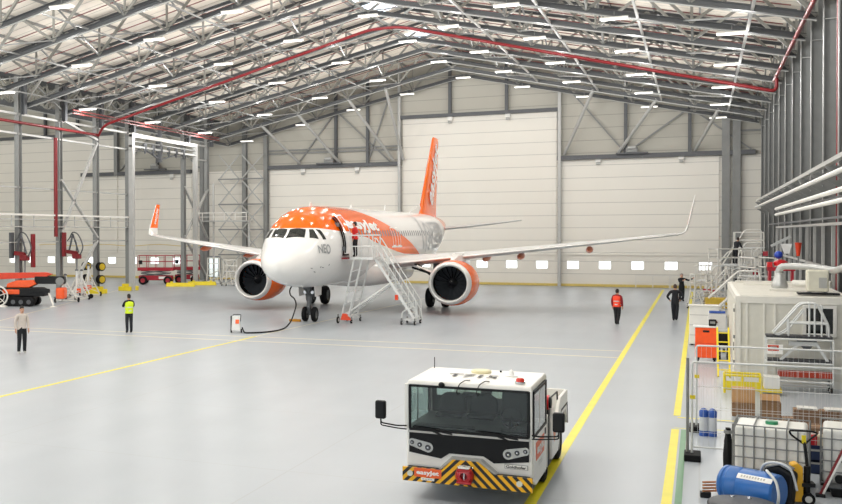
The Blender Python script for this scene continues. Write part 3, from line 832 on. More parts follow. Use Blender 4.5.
# antennas and probes
for x, h in ((4.9, .2), (12, .2), (19.5, .35)):
    z = fus(x, 0)[2]; MB().prism([(x, z-.05), (x+.45, z-.05), (x+.38, z+h), (x+.22, z+h)], 0, -.02, .02).build('blade_antenna', m_pw, plane)
for x, t in ((1.6, 1.9), (2.0, 2.1), (2.6, 2.0)):
    p = Vector(fus(x, t)); MB().tube([p, p+Vector((.09, -.02, -.02)), p+Vector((.12, -.16, -.02))], .014, 6).build('pitot_probe', m_gear, plane)
for x in (2.4, 3.2): patch('static_port', [(x, 1.95), (x+.07, 1.95), (x+.07, 2.0), (x, 2.0)], m_gear, plane, .016, 2)

# ---------------------------------------------------------------- flying surfaces
def foil(t=.12, n=12):
    up = []
    for k in range(n+1):
        x = (1-math.cos(PI*k/n))/2
        y = 5*t*(.2969*math.sqrt(x)-.126*x-.3516*x*x+.2843*x**3-.1015*x**4)
        up.append((x, y))
    return up+[(x, -y*.75) for x, y in reversed(up[1:-1])]
def ring(le, c, nrm, t):
    le = Vector(le); nrm = Vector(nrm).normalized()
    return [le+Vector((0, c*x, 0))+nrm*(c*y) for x, y in foil(t)]
def surf(name, secs, material, s_=1, parent=plane):
    b = MB(); rs = []
    for le, c, nrm, t in secs:
        rs.append([Vector((s_*p.x, p.y, p.z)) for p in ring(le, c, nrm, t)])
    b.loft(rs); return b.build(name, material, parent, smooth=50)
up3 = (0, 0, 1)
for s_ in (1, -1):
    wg = surf('wing', [((1.2, 11.6, 2.66), 6.9, up3, .13), ((2.6, 12.3, 2.80), 6.1, up3, .13), ((6.4, 14.25, 3.2), 4.15, up3, .12), ((11.5, 16.95, 3.75), 2.95, up3, .115), ((16.4, 19.55, 4.29), 1.75, up3, .11), ((16.9, 19.8, 4.35), 1.65, (-.15, 0, 1), .11)], m_pg, s_)
    surf('slat', [((2.8, 12.27, 2.80), .9, (0, 0, 1), .2), ((6.4, 14.12, 3.19), .7, up3, .2), ((11.5, 16.85, 3.74), .5, up3, .2), ((16.3, 19.42, 4.27), .35, up3, .2)], m_pw, s_, wg)
    wl_ = surf('winglet', [((16.9, 19.8, 4.35), 1.65, (-.15, 0, 1), .10), ((17.25, 20.15, 4.43), 1.5, (-.6, 0, .9), .09), ((17.42, 20.45, 4.62), 1.38, (-1, 0, .35), .085), ((17.5, 20.75, 4.9), 1.25, (-1, 0, .2), .08)], m_pw, s_, wg)
    wt = surf('winglet_blade', [((17.5, 20.75, 4.9), 1.25, (-1, 0, .2), .08), ((17.88, 22.5, 6.64), .6, (-1, 0, .2), .07)], m_po, s_, wg)
    surf('winglet_edge', [((17.35, 20.3, 4.5), .2, (-1, 0, .35), .5), ((17.5, 20.71, 4.9), .14, (-1, 0, .2), .55), ((17.88, 22.47, 6.66), .1, (-1, 0, .2), .5)], m_pw, s_, wt)
    # lettering on the inner face of the winglet
    for face in (1, -1):
        U = Vector((s_*.38, 1.42, 1.74)).normalized()
        O = Vector((s_*17.69, 22.07, 5.75)); N_ = Vector((-s_*face, 0, .2)).normalized()
        V_ = N_.cross(U)
        text_on('winglet_lettering', 'easyJet', .5, O+N_*.05, U, V_, m_wlet, wt, bold=.02, fit=(1.5, .36))
    for y, x, z, L_ in ((6.6, 17.0, 2.88, 2.7), (8.6, 16.9, 3.02, 2.5), (12.3, 18.2, 3.42, 2.1)):
        b = MB(); b.lathe([(0, .02), (.25*L_, .17), (.5*L_, .2), (.8*L_, .12), (L_, .01)], (s_*y, x, z), (0, 1, .07), 10)
        b.build('flap_track_fairing', mat('pale_orange_fairing', '#ee7a48', .3), wg, smooth=True)
    surf('tailplane', [((.5, 31.9, 4.75), 3.5, up3, .1), ((3.4, 33.6, 5.05), 2.4, up3, .1), ((6.22, 35.15, 5.4), 1.3, up3, .09)], m_pg, s_)
surf('vertical_fin', [((0, 28.6, 5.7), 6.3, (1, 0, 0), .09), ((0, 29.6, 6.4), 5.4, (1, 0, 0), .09), ((0, 33.45, 11.5), 2.35, (1, 0, 0), .09), ((0, 33.85, 11.78), 1.85, (1, 0, 0), .07)], m_po)
MB().prism([(25.8, 5.86), (29.3, 6.5), (30, 5.7), (26, 5.7)], 0, -.06, .06).build('fin_fillet', m_pw, plane, bevel=.03)
for sd in (1, -1):
    P0 = Vector((0, 31.8, 6.7)); P1 = Vector((0, 34.7, 11.1)); U = (P1-P0).normalized(); N_ = Vector((sd, 0, .04)).normalized(); V_ = N_.cross(U)
    vs, fs = text_mb('easyJet', 1, .025)
    xs = [v.x for v in vs]; ys = [v.y for v in vs]; b = MB()
    out = []
    for v in vs:
        u = (v.x-min(xs))/(max(xs)-min(xs)); q = (v.y-min(ys))/(max(ys)-min(ys))-.5
        hgt = 2.5-.9*u; p = P0+(P1-P0)*u+V_*q*hgt
        # sit just outside the fin skin
        tt = (p.z-6.4)/5.1; c = 5.4+(2.35-5.4)*tt; le = 29.6+(33.45-29.6)*tt; xr = min(max((p.y-le)/c, 0.02), 1)
        yt = 5*.09*(.2969*math.sqrt(xr)-.126*xr-.3516*xr*xr+.2843*xr**3-.1015*xr**4)*c
        out.append((sd*((.29-.16*u)*(1 if sd > 0 else .8)+.02), p.y, p.z))
    b.add(out, fs); b.build('fin_lettering', m_wlet, plane)
# belly fairing
b = MB(); rs = []
for x, w_, zb_ in ((10.2, 1.2, 2.0), (11, 1.75, 1.62), (12.2, 2.12, 1.45), (15, 2.2, 1.42), (18.5, 2.15, 1.45), (20.2, 1.7, 1.6), (21.8, 1.1, 1.9)):
    zt_ = 3.1
    rs.append([Vector((w_*math.copysign(abs(math.cos(t))**.7, math.cos(t)), x, (zt_+zb_)/2+(zt_-zb_)/2*math.copysign(abs(math.sin(t))**.7, math.sin(t)))) for t in [2*PI*k/28 for k in range(28)]])
b.loft(rs); b.build('belly_fairing', m_pw, plane, smooth=True)

# ---------------------------------------------------------------- engines
for s_ in (1, -1):
    O = (s_*5.75, 11.24, 1.76)
    en = MB().lathe([(.32, 1.17), (.8, 1.235), (1.5, 1.26), (2.3, 1.22), (3.0, 1.12), (3.55, .98), (3.5, .93), (2.2, 1.0)], O, (0, 1, -.02), 48, cap=False).build('engine_cowl', m_po, plane, smooth=50)
    MB().lathe([(.34, 1.172), (.18, 1.13), (.06, 1.08), (0, 1.02), (.03, .965), (.14, .93), (.32, .915)], O, (0, 1, -.02), 48, cap=False).build('intake_lip', m_lip, en, smooth=True)
    MB().lathe([(.31, .916), (.6, .93), (1.15, .99), (1.2, .99)], O, (0, 1, -.02), 40, cap=False).build('intake_duct', m_dark, en, smooth=True)
    MB().lathe([(1.35, .0), (1.35, .99)], O, (0, 1, -.02), 32, cap=False).build('fan_back', m_dark, en)
    MB().lathe([(.5, .005), (.62, .09), (.85, .2), (1.1, .29), (1.3, .3)], O, (0, 1, -.02), 20).build('spinner', mat('spinner_black', '#232427', .3, coat=.4), en, smooth=True)
    b = MB(); ox, oy, oz = O
    b.tube([(ox+.13*math.cos(t)*(.4+t*.22), oy+.6+.06*t, oz+.13*math.sin(t)*(.4+t*.22)) for t in [k*.35 for k in range(12)]], .018, 5); b.build('spinner_swirl', m_wlet, en)
    for k in range(18):
        b = MB(); rows_ = []
        for r_, tw, ch, sw in ((.28, .35, .26, 0), (.5, .6, .30, .04), (.72, .8, .36, .06), (.97, 1.05, .38, 0)):
            a = 2*PI*k/18+sw; rd = Vector((math.cos(a), 0, math.sin(a))); tg = Vector((-math.sin(a), 0, math.cos(a))); ch_d = (tg*math.sin(tw)+Vector((0, 1, 0))*math.cos(tw))*ch/2
            c_ = Vector(O)+Vector((0, 1.08, 0))+rd*r_; nn = rd.cross(ch_d).normalized()*.012
            rows_.append([c_-ch_d+nn*.2, c_+nn, c_+ch_d+nn*.2, c_+ch_d-nn*.2, c_-nn, c_-ch_d-nn*.2])
        b.loft(rows_); b.build('fan_blade', m_blade, en, smooth=True)
    MB().lathe([(3.3, .9), (3.8, .78), (4.5, .55), (4.48, .5), (3.6, .6)], O, (0, 1, -.02), 32, cap=False).build('core_nozzle', m_gear, en, smooth=True)
    MB().lathe([(4.2, .42), (4.8, .25), (5.3, .03)], O, (0, 1, -.02), 20).build('exhaust_cone', m_gear, en, smooth=True)
    b = MB(); rs = []
    for x, z0, z1, w_ in ((12.3, 2.9, 3.02, .12), (13.2, 2.7, 3.25, .22), (14.5, 2.4, 3.35, .26), (16, 2.45, 3.2, .2), (17.2, 2.8, 3.05, .06)):
        rs.append([(s_*5.75-w_, x, z0), (s_*5.75+w_, x, z0), (s_*5.75+w_, x, z1), (s_*5.75-w_, x, z1)])
    b.loft(rs); b.build('pylon', m_pw, en, smooth=30)
    patch_dummy = None

# ---------------------------------------------------------------- landing gear
def wheel(parent, c, r, w_, name='wheel'):
    x, y, z = c
    t = MB().lathe([(-w_/2, r*.55), (-w_/2, r*.8), (-w_*.42, r*.93), (-w_*.25, r), (w_*.25, r), (w_*.42, r*.93), (w_/2, r*.8), (w_/2, r*.55)], (x, y, z), (1, 0, 0), 28, cap=False).build(name, m_rubber, parent, smooth=50)
    MB().lathe([(-w_*.44, r*.56), (-w_*.3, r*.3), (-w_*.42, r*.12), (-w_*.42, .005)], (x, y, z), (1, 0, 0), 20, cap=False).build('hub', m_gear, t, smooth=40)
    MB().lathe([(w_*.44, r*.56), (w_*.3, r*.3), (w_*.42, r*.12), (w_*.42, .005)], (x, y, z), (1, 0, 0), 20, cap=False).build('hub', m_gear, t, smooth=40)
    return t
ng = MB().cyl((0, 5.07, .38), (0, 5.0, 1.95), .085, 14).build('nose_gear_leg', m_gear, plane, smooth=True)
MB().cyl((0, 5.03, 1.0), (0, 5.0, 1.95), .13, 14).build('oleo_sleeve', m_gear, ng, smooth=True)
MB().cyl((-.34, 5.07, .38), (.34, 5.07, .38), .06, 10).build('axle', m_gear, ng, smooth=True)
b = MB(); b.bar((0, 4.9, 1.05), (0, 4.78, .78), .16, .05); b.bar((0, 4.78, .78), (0, 4.98, .5), .14, .05); b.build('torque_link', m_gear, ng)
MB().bar((0, 4.95, 1.35), (0, 4.1, 1.95), .12, .1).build('drag_brace', m_gear, ng)
for s_ in (1, -1):
    wheel(ng, (s_*.25, 5.07, .38), .38, .22)
    MB().prism([(4.5, 1.85), (5.6, 1.85), (5.55, 1.35), (4.6, 1.3)], 0, s_*.42, s_*.45).build('gear_door', m_pw, ng)
    MB().lathe([(0, .085), (.06, .09), (.1, .05)], (s_*.2, 4.84, 1.5), (0, 1, 0), 12).build('taxi_light', m_chrome, ng, smooth=True)
    MB().cyl((s_*.1, 4.95, 1.1), (s_*.3, 4.95, 1.75), .03, 8).build('steering_strut', m_gear, ng)
for s_ in (1, -1):
    mg = MB().cyl((s_*3.8, 17.71, .57), (s_*3.72, 17.6, 3.0), .14, 14).build('main_gear_leg', m_gear, plane, smooth=True)
    MB().cyl((s_*3.77, 17.68, 1.3), (s_*3.72, 17.6, 3.0), .2, 14).build('oleo_sleeve', m_gear, mg, smooth=True)
    MB().cyl((s_*3.2, 17.71, .57), (s_*4.4, 17.71, .57), .1, 10).build('axle', m_gear, mg, smooth=True)
    MB().bar((s_*3.75, 17.6, 1.9), (s_*2.3, 17.4, 2.4), .12, .12).build('side_stay', m_black, mg)
    MB().bar((s_*3.75, 17.5, 1.5), (s_*3.75, 17.2, 1.1), .2, .06).build('torque_link', m_gear, mg)
    wheel(mg, (s_*3.335, 17.71, .585), .585, .42); wheel(mg, (s_*4.265, 17.71, .585), .585, .42)
    MB().box(s_*4.1-.03, s_*4.1+.03, 17.1, 18.2, 1.35, 2.75).build('gear_door', m_pw, mg)
# dark open panel and strut seen between the port wing root and engine
MB().bar((3.6, 12.9, 2.75), (4.9, 12.6, 1.9), .5, .04).build('service_panel', m_black, plane)
MB().cyl((3.7, 12.6, 2.65), (4.9, 12.6, 2.15), .05, 8).build('panel_stay', m_white, plane)
# ================================================================== floor markings
def floor_line(name, x0, x1, y0, y1, m, label, group=None, z=.004):
    o = MB().box(x0, x1, y0, y1, .0, z).build(name, m); o['kind'] = 'structure'; return o
floor_line('trim_11', -2.60, -2.42, 3, 87, m_yel_floor, '')
floor_line('trim_12', -.56, -.40, 3, 25.6, m_yel_floor, ''); floor_line('trim_13', -.56, -.40, 27.5, 85, m_yel_floor, '')
floor_line('trim_14', -.36, -.25, 3, 25.6, m_green_floor, '')
floor_line('trim_15', -17.46, -17.32, 5, 41, m_yel_floor, '')
floor_line('trim_16', -.46, 3.2, 27.2, 27.3, m_yel_floor, '')
def floor_poly(name, p, q, w, m, z=.003):
    p = Vector((p[0], p[1], 0)); q = Vector((q[0], q[1], 0)); d = (q-p).normalized(); n = Vector((-d.y, d.x, 0))*w/2
    lo = [p-n, q-n, q+n, p+n]; o = MB().hexa(lo, [v+Vector((0, 0, z)) for v in lo]).build(name, m); o['kind'] = 'structure'
floor_poly('trim_17', (-34, 40.0), (-2.6, 41.6), .13, m_pale_floor); floor_poly('trim_18', (-34, 38.85), (-2.6, 39.35), .13, m_pale_floor, .005)
floor_poly('trim_19', (-31, 38), (-44.5, 79), .08, m_pale_floor, .002); floor_poly('trim_20', (-17.4, 41), (-16.6, 87), .08, m_pale_floor, .002)
floor_poly('trim_21', (-.5, 25.75), (3.2, 26.3), .05, m_yel_floor, .003)

# ================================================================== aircraft tug
m_tw = mat('tug_white_paint', '#f4f1ea', .32, var=.03, scale=3, coat=.2)
m_tg = mat('tug_grey_paint', '#a9a8a4', .4, var=.04)
m_tb = mat('tug_black_panel', '#0d0e10', .5, var=.1, spec=.25)
m_int = mat('tug_interior_grey', '#5c5f5b', .6, var=.06)
m_seat = mat('black_seat_vinyl', '#1d1e20', .55, var=.1)
m_tglass = mat('tug_glass', '#cfe0dc', .02, var=0, trans=1., spec=.3)
m_haz = mat('hazard_stripes', '#f3b512', .4, var=.03)
nt = m_haz.node_tree; tcn = nt.nodes.new('ShaderNodeTexCoord'); sp = nt.nodes.new('ShaderNodeSeparateXYZ'); nt.links.new(tcn.outputs['Object'], sp.inputs[0])
v = math_node(nt, 'ADD', math_node(nt, 'ABSOLUTE', sp.outputs[0]), sp.outputs[2])
v = math_node(nt, 'MODULO', math_node(nt, 'ADD', v, 10.04), .155); v = math_node(nt, 'LESS_THAN', v, .075); mix_by(m_haz, v, None, '#141414')
m_orl = mat('orange_decal', '#f0642a', .4, var=.03)

tug = thing('aircraft_tug', 'white aircraft tug with black and yellow striped bumper in the foreground', 'tug', (-3.465, 17.2, 0))
H2 = 1.035
cab = MB()
# lower front shell and cabin floor
cab.prism([(.02, .52), (.02, 1.16), (.16, 1.2), (1.75, 1.2), (1.75, .28), (.5, .28), (.12, .42)], 0, -H2, H2)
o = cab.build('cabin_body', m_tw, tug, bevel=.025)
roof = MB(); roof.hexa([(-H2, .0, 1.90), (H2, .0, 1.90), (H2, 1.8, 1.90), (-H2, 1.8, 1.90)], [(-H2+.02, .04, 1.985), (H2-.02, .04, 1.985), (H2-.02, 1.76, 2.0), (-H2+.02, 1.76, 2.0)])
roof = roof.build('roof', m_tw, tug, bevel=.03)
for sx in (-1, 1):
    MB().hexa([(sx*H2-.035, .02, 1.15), (sx*H2+.035-.04*(sx > 0), .02, 1.15), (sx*H2+.035-.04*(sx > 0), .12, 1.15), (sx*H2-.035, .12, 1.15)], [(sx*H2-.035, .0, 1.92), (sx*H2+.035-.04*(sx > 0), .0, 1.92), (sx*H2+.035-.04*(sx > 0), .1, 1.92), (sx*H2-.035, .1, 1.92)]).build('front_pillar', m_tw, tug, bevel=.01)
    MB().box(sx*H2-.04, sx*H2+.04-.05*(sx > 0), 1.62, 1.76, 1.15, 1.92).build('rear_pillar', m_tw, tug, bevel=.01)
# windscreen with black surround
ws = MB().box(-.97, .97, .015, .025, 1.17, 1.9).build('windscreen', m_tglass, tug)
b = MB(); b.box(-.98, .98, -.006, .03, 1.875, 1.915); b.box(-.98, .98, -.012, .03, 1.13, 1.17); b.box(-.99, -.955, -.006, .03, 1.15, 1.9); b.box(.955, .99, -.006, .03, 1.15, 1.9)
b.build('windscreen_seal', m_black, ws)
b = MB(); b.hexa([(-1.0, -.03, 1.1), (1.0, -.03, 1.1), (1.0, .02, 1.1), (-1.0, .02, 1.1)], [(-1.0, -.01, 1.135), (1.0, -.01, 1.135), (1.0, .02, 1.135), (-1.0, .02, 1.135)]).build('scuttle_strip', m_chrome, ws)
for x0, x1 in ((-.92, -.25), (.15, .82)):
    b = MB(); b.tube([(x1, -.03, 1.12), ((x0+x1)/2+.1, -.035, 1.17), (x0, -.03, 1.2)], .011, 6); b.tube([((x0+x1)/2+.2, -.045, 1.08), ((x0+x1)/2, -.04, 1.17)], .013, 6); b.build('wiper', m_black, ws, smooth=True)
# rear bulkhead with its window, interior
b = MB(); b.box(-H2+.05, H2-.05, 1.66, 1.7, 1.15, 1.5); b.box(-H2+.05, -.9, 1.66, 1.7, 1.5, 1.92); b.box(.9, H2-.05, 1.66, 1.7, 1.5, 1.92); b.box(-.1, .1, 1.66, 1.7, 1.5, 1.92); b.box(-.9, .9, 1.66, 1.7, 1.86, 1.92)
bk = b.build('rear_bulkhead', m_int, tug)
MB().box(-.9, .9, 1.675, 1.685, 1.5, 1.86).build('rear_pane', m_tglass, bk)
MB().box(-.95, .95, .05, .42, 1.13, 1.2).build('dashboard', m_tb, tug, bevel=.02)
for x in (-.55, 0, .62):
    big = x > .5
    s_ = MB().box(x-.24, x+.24, 1.05, 1.5, 1.2, 1.27).build('seat', m_seat, tug, bevel=.03)
    pts = [(x-.25, 1.25), (x+.25, 1.25), (x+.23, 1.52 if not big else 1.75), (x+.12, 1.6 if not big else 1.83), (x-.12, 1.6 if not big else 1.83), (x-.23, 1.52 if not big else 1.75)]
    MB().prism(pts, 1, 1.4 if not big else 1.0, 1.52 if not big else 1.12).build('seat_back', m_seat, s_, bevel=.03)
b = MB(); cpt = Vector((.62, .55, 1.38)); b.tube([cpt+Vector((.17*math.cos(t), .07*math.sin(t), .15*math.sin(t))) for t in [2*PI*k/20 for k in range(20)]], .014, 6, closed=True)
b.bar(cpt, cpt+Vector((0, -.1, -.2)), .05); b.bar(cpt-Vector((.16, 0, 0)), cpt+Vector((.16, 0, 0)), .03, .02); b.build('steering_wheel', m_black, tug)
MB().hexa([(.1, .08, 1.2), (.52, .08, 1.2), (.52, .3, 1.2), (.1, .3, 1.2)], [(.1, .1, 1.215), (.52, .1, 1.215), (.52, .3, 1.26), (.1, .3, 1.26)]).build('paper_sheet', mat('white_paper', '#eef0e6', .7), tug)
MB().box(.78, .87, .06, .08, 1.25, 1.33).build('permit_card', m_wlet, tug)
MB().box(-.12, .14, .12, .3, 1.74, 1.8).build('overhead_camera', m_black, tug, bevel=.01)
for x in (-.5, .0, .28):
    pass
for x in (-.12, .2):
    b = MB(); b.tube(round_path([(x+.1, .28, 2.0), (x+.06, .12, 2.02), (x, -.06, 1.98), (x-.05, -.08, 1.84), (x-.02, -.05, 1.79)], .04), .009, 6); b.build('roof_cable', m_black, roof, smooth=True)
MB().ball((-.43, -.02, 1.93), .055, 12, 8, (1, .8, 1)).build('camera_dome', m_black, roof, smooth=True)
# roof fittings
MB().lathe([(0, .17), (.03, .18), (.05, .16), (.06, .001)], (-.03, 1.35, 1.995), (0, 0, 1), 28).build('antenna_disc', mat('cream_plastic', '#ece2b8', .45), roof, smooth=40)
b = MB(); b.lathe([(0, .11), (.015, .11), (.02, .045), (.09, .035), (.12, .001)], (.53, 1.1, 1.998), (0, 0, 1), 20).build('marker_lamp', m_wlet, roof, smooth=40)
be = MB().lathe([(0, .085), (.03, .085), (.035, .07)], (.8, .3, 1.992), (0, 0, 1), 24).build('beacon_base', m_chrome, roof, smooth=40)
MB().lathe([(.035, .068), (.07, .066), (.09, .05), (.092, .001)], (.8, .3, 1.992), (0, 0, 1), 24).build('beacon_lens', mat('red_lens', '#d8301e', .2, coat=.4), be, smooth=50)
MB().cyl((-.93, 1.62, 1.98), (-.93, 1.62, 2.2), .007, 6).build('whip_antenna', m_black, roof)
MB().ball((.3, 1.4, 2.03), .02, 8, 6).build('gps_puck', m_black, roof)
text_on('roof_number', 'T715', .5, (-.08, .82, 2.0), (1, 0, 0), (0, 1, 0), m_black, roof, bold=.02, fit=(.85, .34), lift=.006)
# doors with tall glass
for sx in (-1, 1):
    X = sx*H2
    def sb(y0, y1, z0, z1, t=.012): return MB().box(min(X-.0*sx, X+t*sx), max(X, X+t*sx), y0, y1, z0, z1)
    dr = sb(.1, 1.62, .5, 1.15).build('cabin_door', m_tw, tug, bevel=.006)
    MB().box(X-.008, X+.008, .12, 1.6, 1.15, 1.88).build('door_glass', m_tglass, dr)
    b = MB()
    for (y0, y1, z0, z1) in ((.1, .15, 1.15, 1.9), (1.55, 1.62, 1.15, 1.9), (.1, 1.62, 1.85, 1.9), (.1, 1.62, 1.13, 1.18)): b.box(X-.015, X+.018, y0, y1, z0, z1)
    b.build('glass_seal', m_black, dr)
    MB().box(X-.01, X+.012, .75, .78, 1.15, 1.88).build('glass_divider', m_tw, dr)
    MB().box(X+sx*.012-.01, X+sx*.012+.01, 1.4, 1.5, .98, 1.08).build('door_handle', m_black, dr)
    dc = MB().box(min(X, X+.018*sx), max(X, X+.018*sx), .35, 1.3, .72, 1.02).build('airline_decal', m_orl, dr)
    text_on('decal_lettering', 'easyJet', .2, (X+.02*sx, .82, .87), (0, sx, 0), (0, 0, 1), m_wlet, dc, bold=.03, fit=(.8, .22))
    text_on('fleet_lettering', 'T715', .2, (X+.014*sx, .82, .62), (0, sx, 0), (0, 0, 1), m_tg, dr, bold=.02, fit=(.45, .08))
# black front panel
PZ = [(-.985, 1.12), (.985, 1.12), (.985, .76), (.43, .69), (.26, .79), (-.3, .79), (-.44, .69), (-.985, .76)]
MB().prism([(x, z) for x, z in PZ], 1, -.008, .03).build('front_panel', m_tb, tug)
for sx in (-1, 1):
    pts = [(sx*.9+q*.001, 0) for q in ()]
    hl = MB(); P = arc((sx*.6, .875), .08, -PI/2, PI/2, 8) if sx < 0 else arc((sx*.9-.0, .9), .075, -PI/2, PI/2, 8)
    if sx < 0: P = arc((-.66, .86), .085, -PI*.5, PI*.5, 8)+arc((-.93, .93), .065, PI*.5, PI*1.5, 8)
    else: P = arc((.93, .93), .065, -PI*.5, PI*.5, 8)+arc((.66, .86), .085, PI*.5, PI*1.5, 8)
    hl.prism(P, 1, -.022, 0); hl = hl.build('headlamp', mat('lamp_bezel', '#b9bab8', .35), tug)
    for q, r_ in ((.66, .05), (.8, .042), (.93, .036)):
        MB().lathe([(0, r_), (.012, r_*.8), (.004, r_*.5), (.002, .001)], (sx*q, -.022, .86+.26*(q-.66)), (0, -1, 0), 16).build('lamp', mat('lamp_glass_dark', '#3c3f42', .12, coat=.5), hl, smooth=30)
        MB().lathe([(0, r_*.45), (.018, r_*.3), (.02, .001)], (sx*q, -.024, .86+.26*(q-.66)), (0, -1, 0), 12).build('bulb', m_chrome, hl, smooth=30)
# maker's plate
pl = MB().box(.6, .97, -.008, .02, .625, .70).build('maker_plate', m_tg, tug)
MB().box(.612, .958, -.012, .0, .634, .691).build('plate_face', m_tw, pl)
text_on('maker_lettering', 'Goldhofer', .1, (.785, -.013, .6625), (1, 0, 0), (0, 0, 1), m_black, pl, bold=.03, fit=(.32, .045))
# striped bumper
BZ = [(-1.06, .30), (1.06, .30), (1.06, .53), (.46, .53), (.2, .72), (-.22, .72), (-.4, .53), (-1.06, .53)]
bp = MB().prism(BZ, 1, -.16, -.1).build('bumper', m_haz, tug)
MB().box(-1.0, 1.0, -.1, .4, .33, .52).build('bumper_mount', m_black, tug)
b = MB(); b.prism([(-.46, .54), (-.26, .745), (.24, .745), (.5, .54), (.45, .54), (.2, .722), (-.22, .722), (-.41, .54)], 1, -.14, .03); b.build('bumper_trim', m_tg, tug)
dc = MB().box(-.86, -.4, -.168, -.16, .385, .535).build('airline_decal', m_orl, bp)
text_on('decal_lettering', 'easyJet', .2, (-.63, -.169, .455), (1, 0, 0), (0, 0, 1), m_wlet, dc, bold=.035, fit=(.38, .095))
dc2 = MB().box(-.74, -.52, -.168, -.16, .335, .375).build('small_plate', m_wlet, bp)
for q in range(4): MB().box(-.72+q*.045, -.685+q*.045, -.1705, -.168, .348, .362).build('faded_print', m_tg, dc2)
for x in (-.93, .86): MB().prism(arc((x, .43), .05, PI/8, PI/8+2*PI*7/8, 7), 1, -.172, -.16).build('reflector', mat('white_reflector', '#dcdcd4', .3), bp)
# red towing coupling
hc = MB().lathe([(0, .13), (.06, .15), (.12, .15), (.17, .11), (.18, .06), (.1, .05)], (0, -.16, .5), (0, -1, 0), 28).build('tow_coupling', mat('red_coupling', '#b3121c', .3, coat=.3), tug, smooth=40)
b = MB(); b.box(-.12, .12, -.34, -.2, .57, .61); b.box(-.12, .12, -.34, -.2, .37, .41); b.build('coupling_jaw', mat('red_coupling', '#b3121c'), hc, bevel=.015)
MB().cyl((0, -.28, .36), (0, -.28, .68), .025, 10).build('coupling_pin', m_chrome, hc)
for k in range(4):
    a = PI/4+k*PI/2; MB().ball((.165*math.cos(a), -.18, .5+.165*math.sin(a)), .017, 8, 6).build('bolt', m_chrome, hc)
MB().box(-.09, .09, -.335, -.2, .625, .65).build('white_tag', m_wlet, hc)
# chassis and rear body
MB().box(-.9, .9, .4, 4.9, .3, .55).build('chassis', m_black, tug, bevel=.02)
b = MB(); b.prism([(1.9, .5), (2.35, .5), (2.35, 1.15), (2.15, 1.25), (1.9, 1.2)], 0, -.95, .95); b.build('engine_housing', m_tw, tug, bevel=.02)
for sx in (-1, 1):
    X = sx*1.03
    side = MB(); side.prism([(2.3, .35), (2.3, 1.02), (2.55, 1.3), (2.75, 1.08), (3.2, 1.08), (3.6, 1.3), (4.7, 1.3), (4.7, .62), (4.45, .95), (3.6, .95), (3.35, .5), (3.2, .35)], 0, X-.03, X+.03)
    sd = side.build('side_panel', m_tw, tug, bevel=.01)
    MB().prism([(2.34, .98), (2.62, .62), (3.1, 1.0), (2.75, 1.05)], 0, X+sx*.03-.004, X+sx*.03+.004).build('orange_flash', mat('faded_orange_decal', '#eb9468', .45), sd)
    MB().prism([(1.85, .32), (2.02, .32), (2.02, 1.2), (1.85, 1.1)], 0, X-.03, X+.02).build('black_vent', m_black, tug)
    MB().prism([(1.76, .36), (1.85, .3), (1.85, 1.25), (1.76, 1.2)], 0, X-.03, X+.01).build('step_panel', m_tw, tug)
    for y, r_ in ((2.02, .30), (4.1, .36)):
        c = (sx*.86, y, r_)
        w_ = MB().lathe([(-.13, r_*.55), (-.13, r_*.85), (-.1, r_), (.1, r_), (.13, r_*.85), (.13, r_*.55)], c, (1, 0, 0), 28, cap=False).build('wheel', m_rubber, tug, smooth=50)
        MB().lathe([(sx*.11, r_*.57), (sx*.06, r_*.4), (sx*.1, r_*.15), (sx*.1, .003)], c, (1, 0, 0), 20, cap=False).build('hub', m_tg, w_, smooth=40)
    MB().prism([(3.55, .95), (3.7, 1.02), (4.6, 1.02), (4.72, .62), (4.76, .62), (4.68, 1.06), (3.66, 1.06)], 0, X-.06, X+.035).build('wheel_arch', m_black, tug)
MB().box(-1.0, 1.0, 4.68, 4.75, .55, 1.3).build('rear_panel', m_tw, tug, bevel=.01)
MB().box(-1.0, 1.0, 2.3, 4.7, .75, .8).build('load_deck', m_tg, tug)
ex = MB().cyl((.55, 2.35, 1.38), (1.0, 2.35, 1.38), .14, 20).build('red_hose_reel', mat('bright_red', '#d21c22', .3, coat=.3), tug, smooth=40)
MB().cyl((1.0, 2.35, 1.38), (1.04, 2.35, 1.38), .1, 16).build('reel_face', m_black, ex)
MB().box(.5, 1.0, 2.2, 2.5, .9, 1.26).build('reel_bracket', m_black, ex)
MB().tube([(1.0, 2.35, 1.45), (1.0, 3.5, 1.42), (1.0, 3.55, 1.25)], .015, 6).build('grab_rail', m_black, tug)
# mirrors on long arms
for sx in (-1, 1):
    xm = -1.42 if sx < 0 else 1.47
    b = MB(); b.tube(round_path([(sx*H2, -.0, 1.2), (sx*(H2+.12), -.16, 1.22), (xm, -.22, 1.26), (xm, -.22, 1.36)], .05), .013, 8)
    b.tube(round_path([(sx*H2, .0, 1.14), (sx*(H2+.14), -.12, 1.17), (xm, -.22, 1.22), (xm, -.22, 1.3)], .05), .011, 8); arm = b.build('mirror_arm', m_black, tug, smooth=True)
    MB().box(xm-.09, xm+.09, -.28, -.17, 1.33, 1.64).build('mirror', m_black, arm, bevel=.03)
    MB().box(xm-.075, xm+.075, -.172, -.165, 1.36, 1.61).build('mirror_glass', m_chrome, arm)

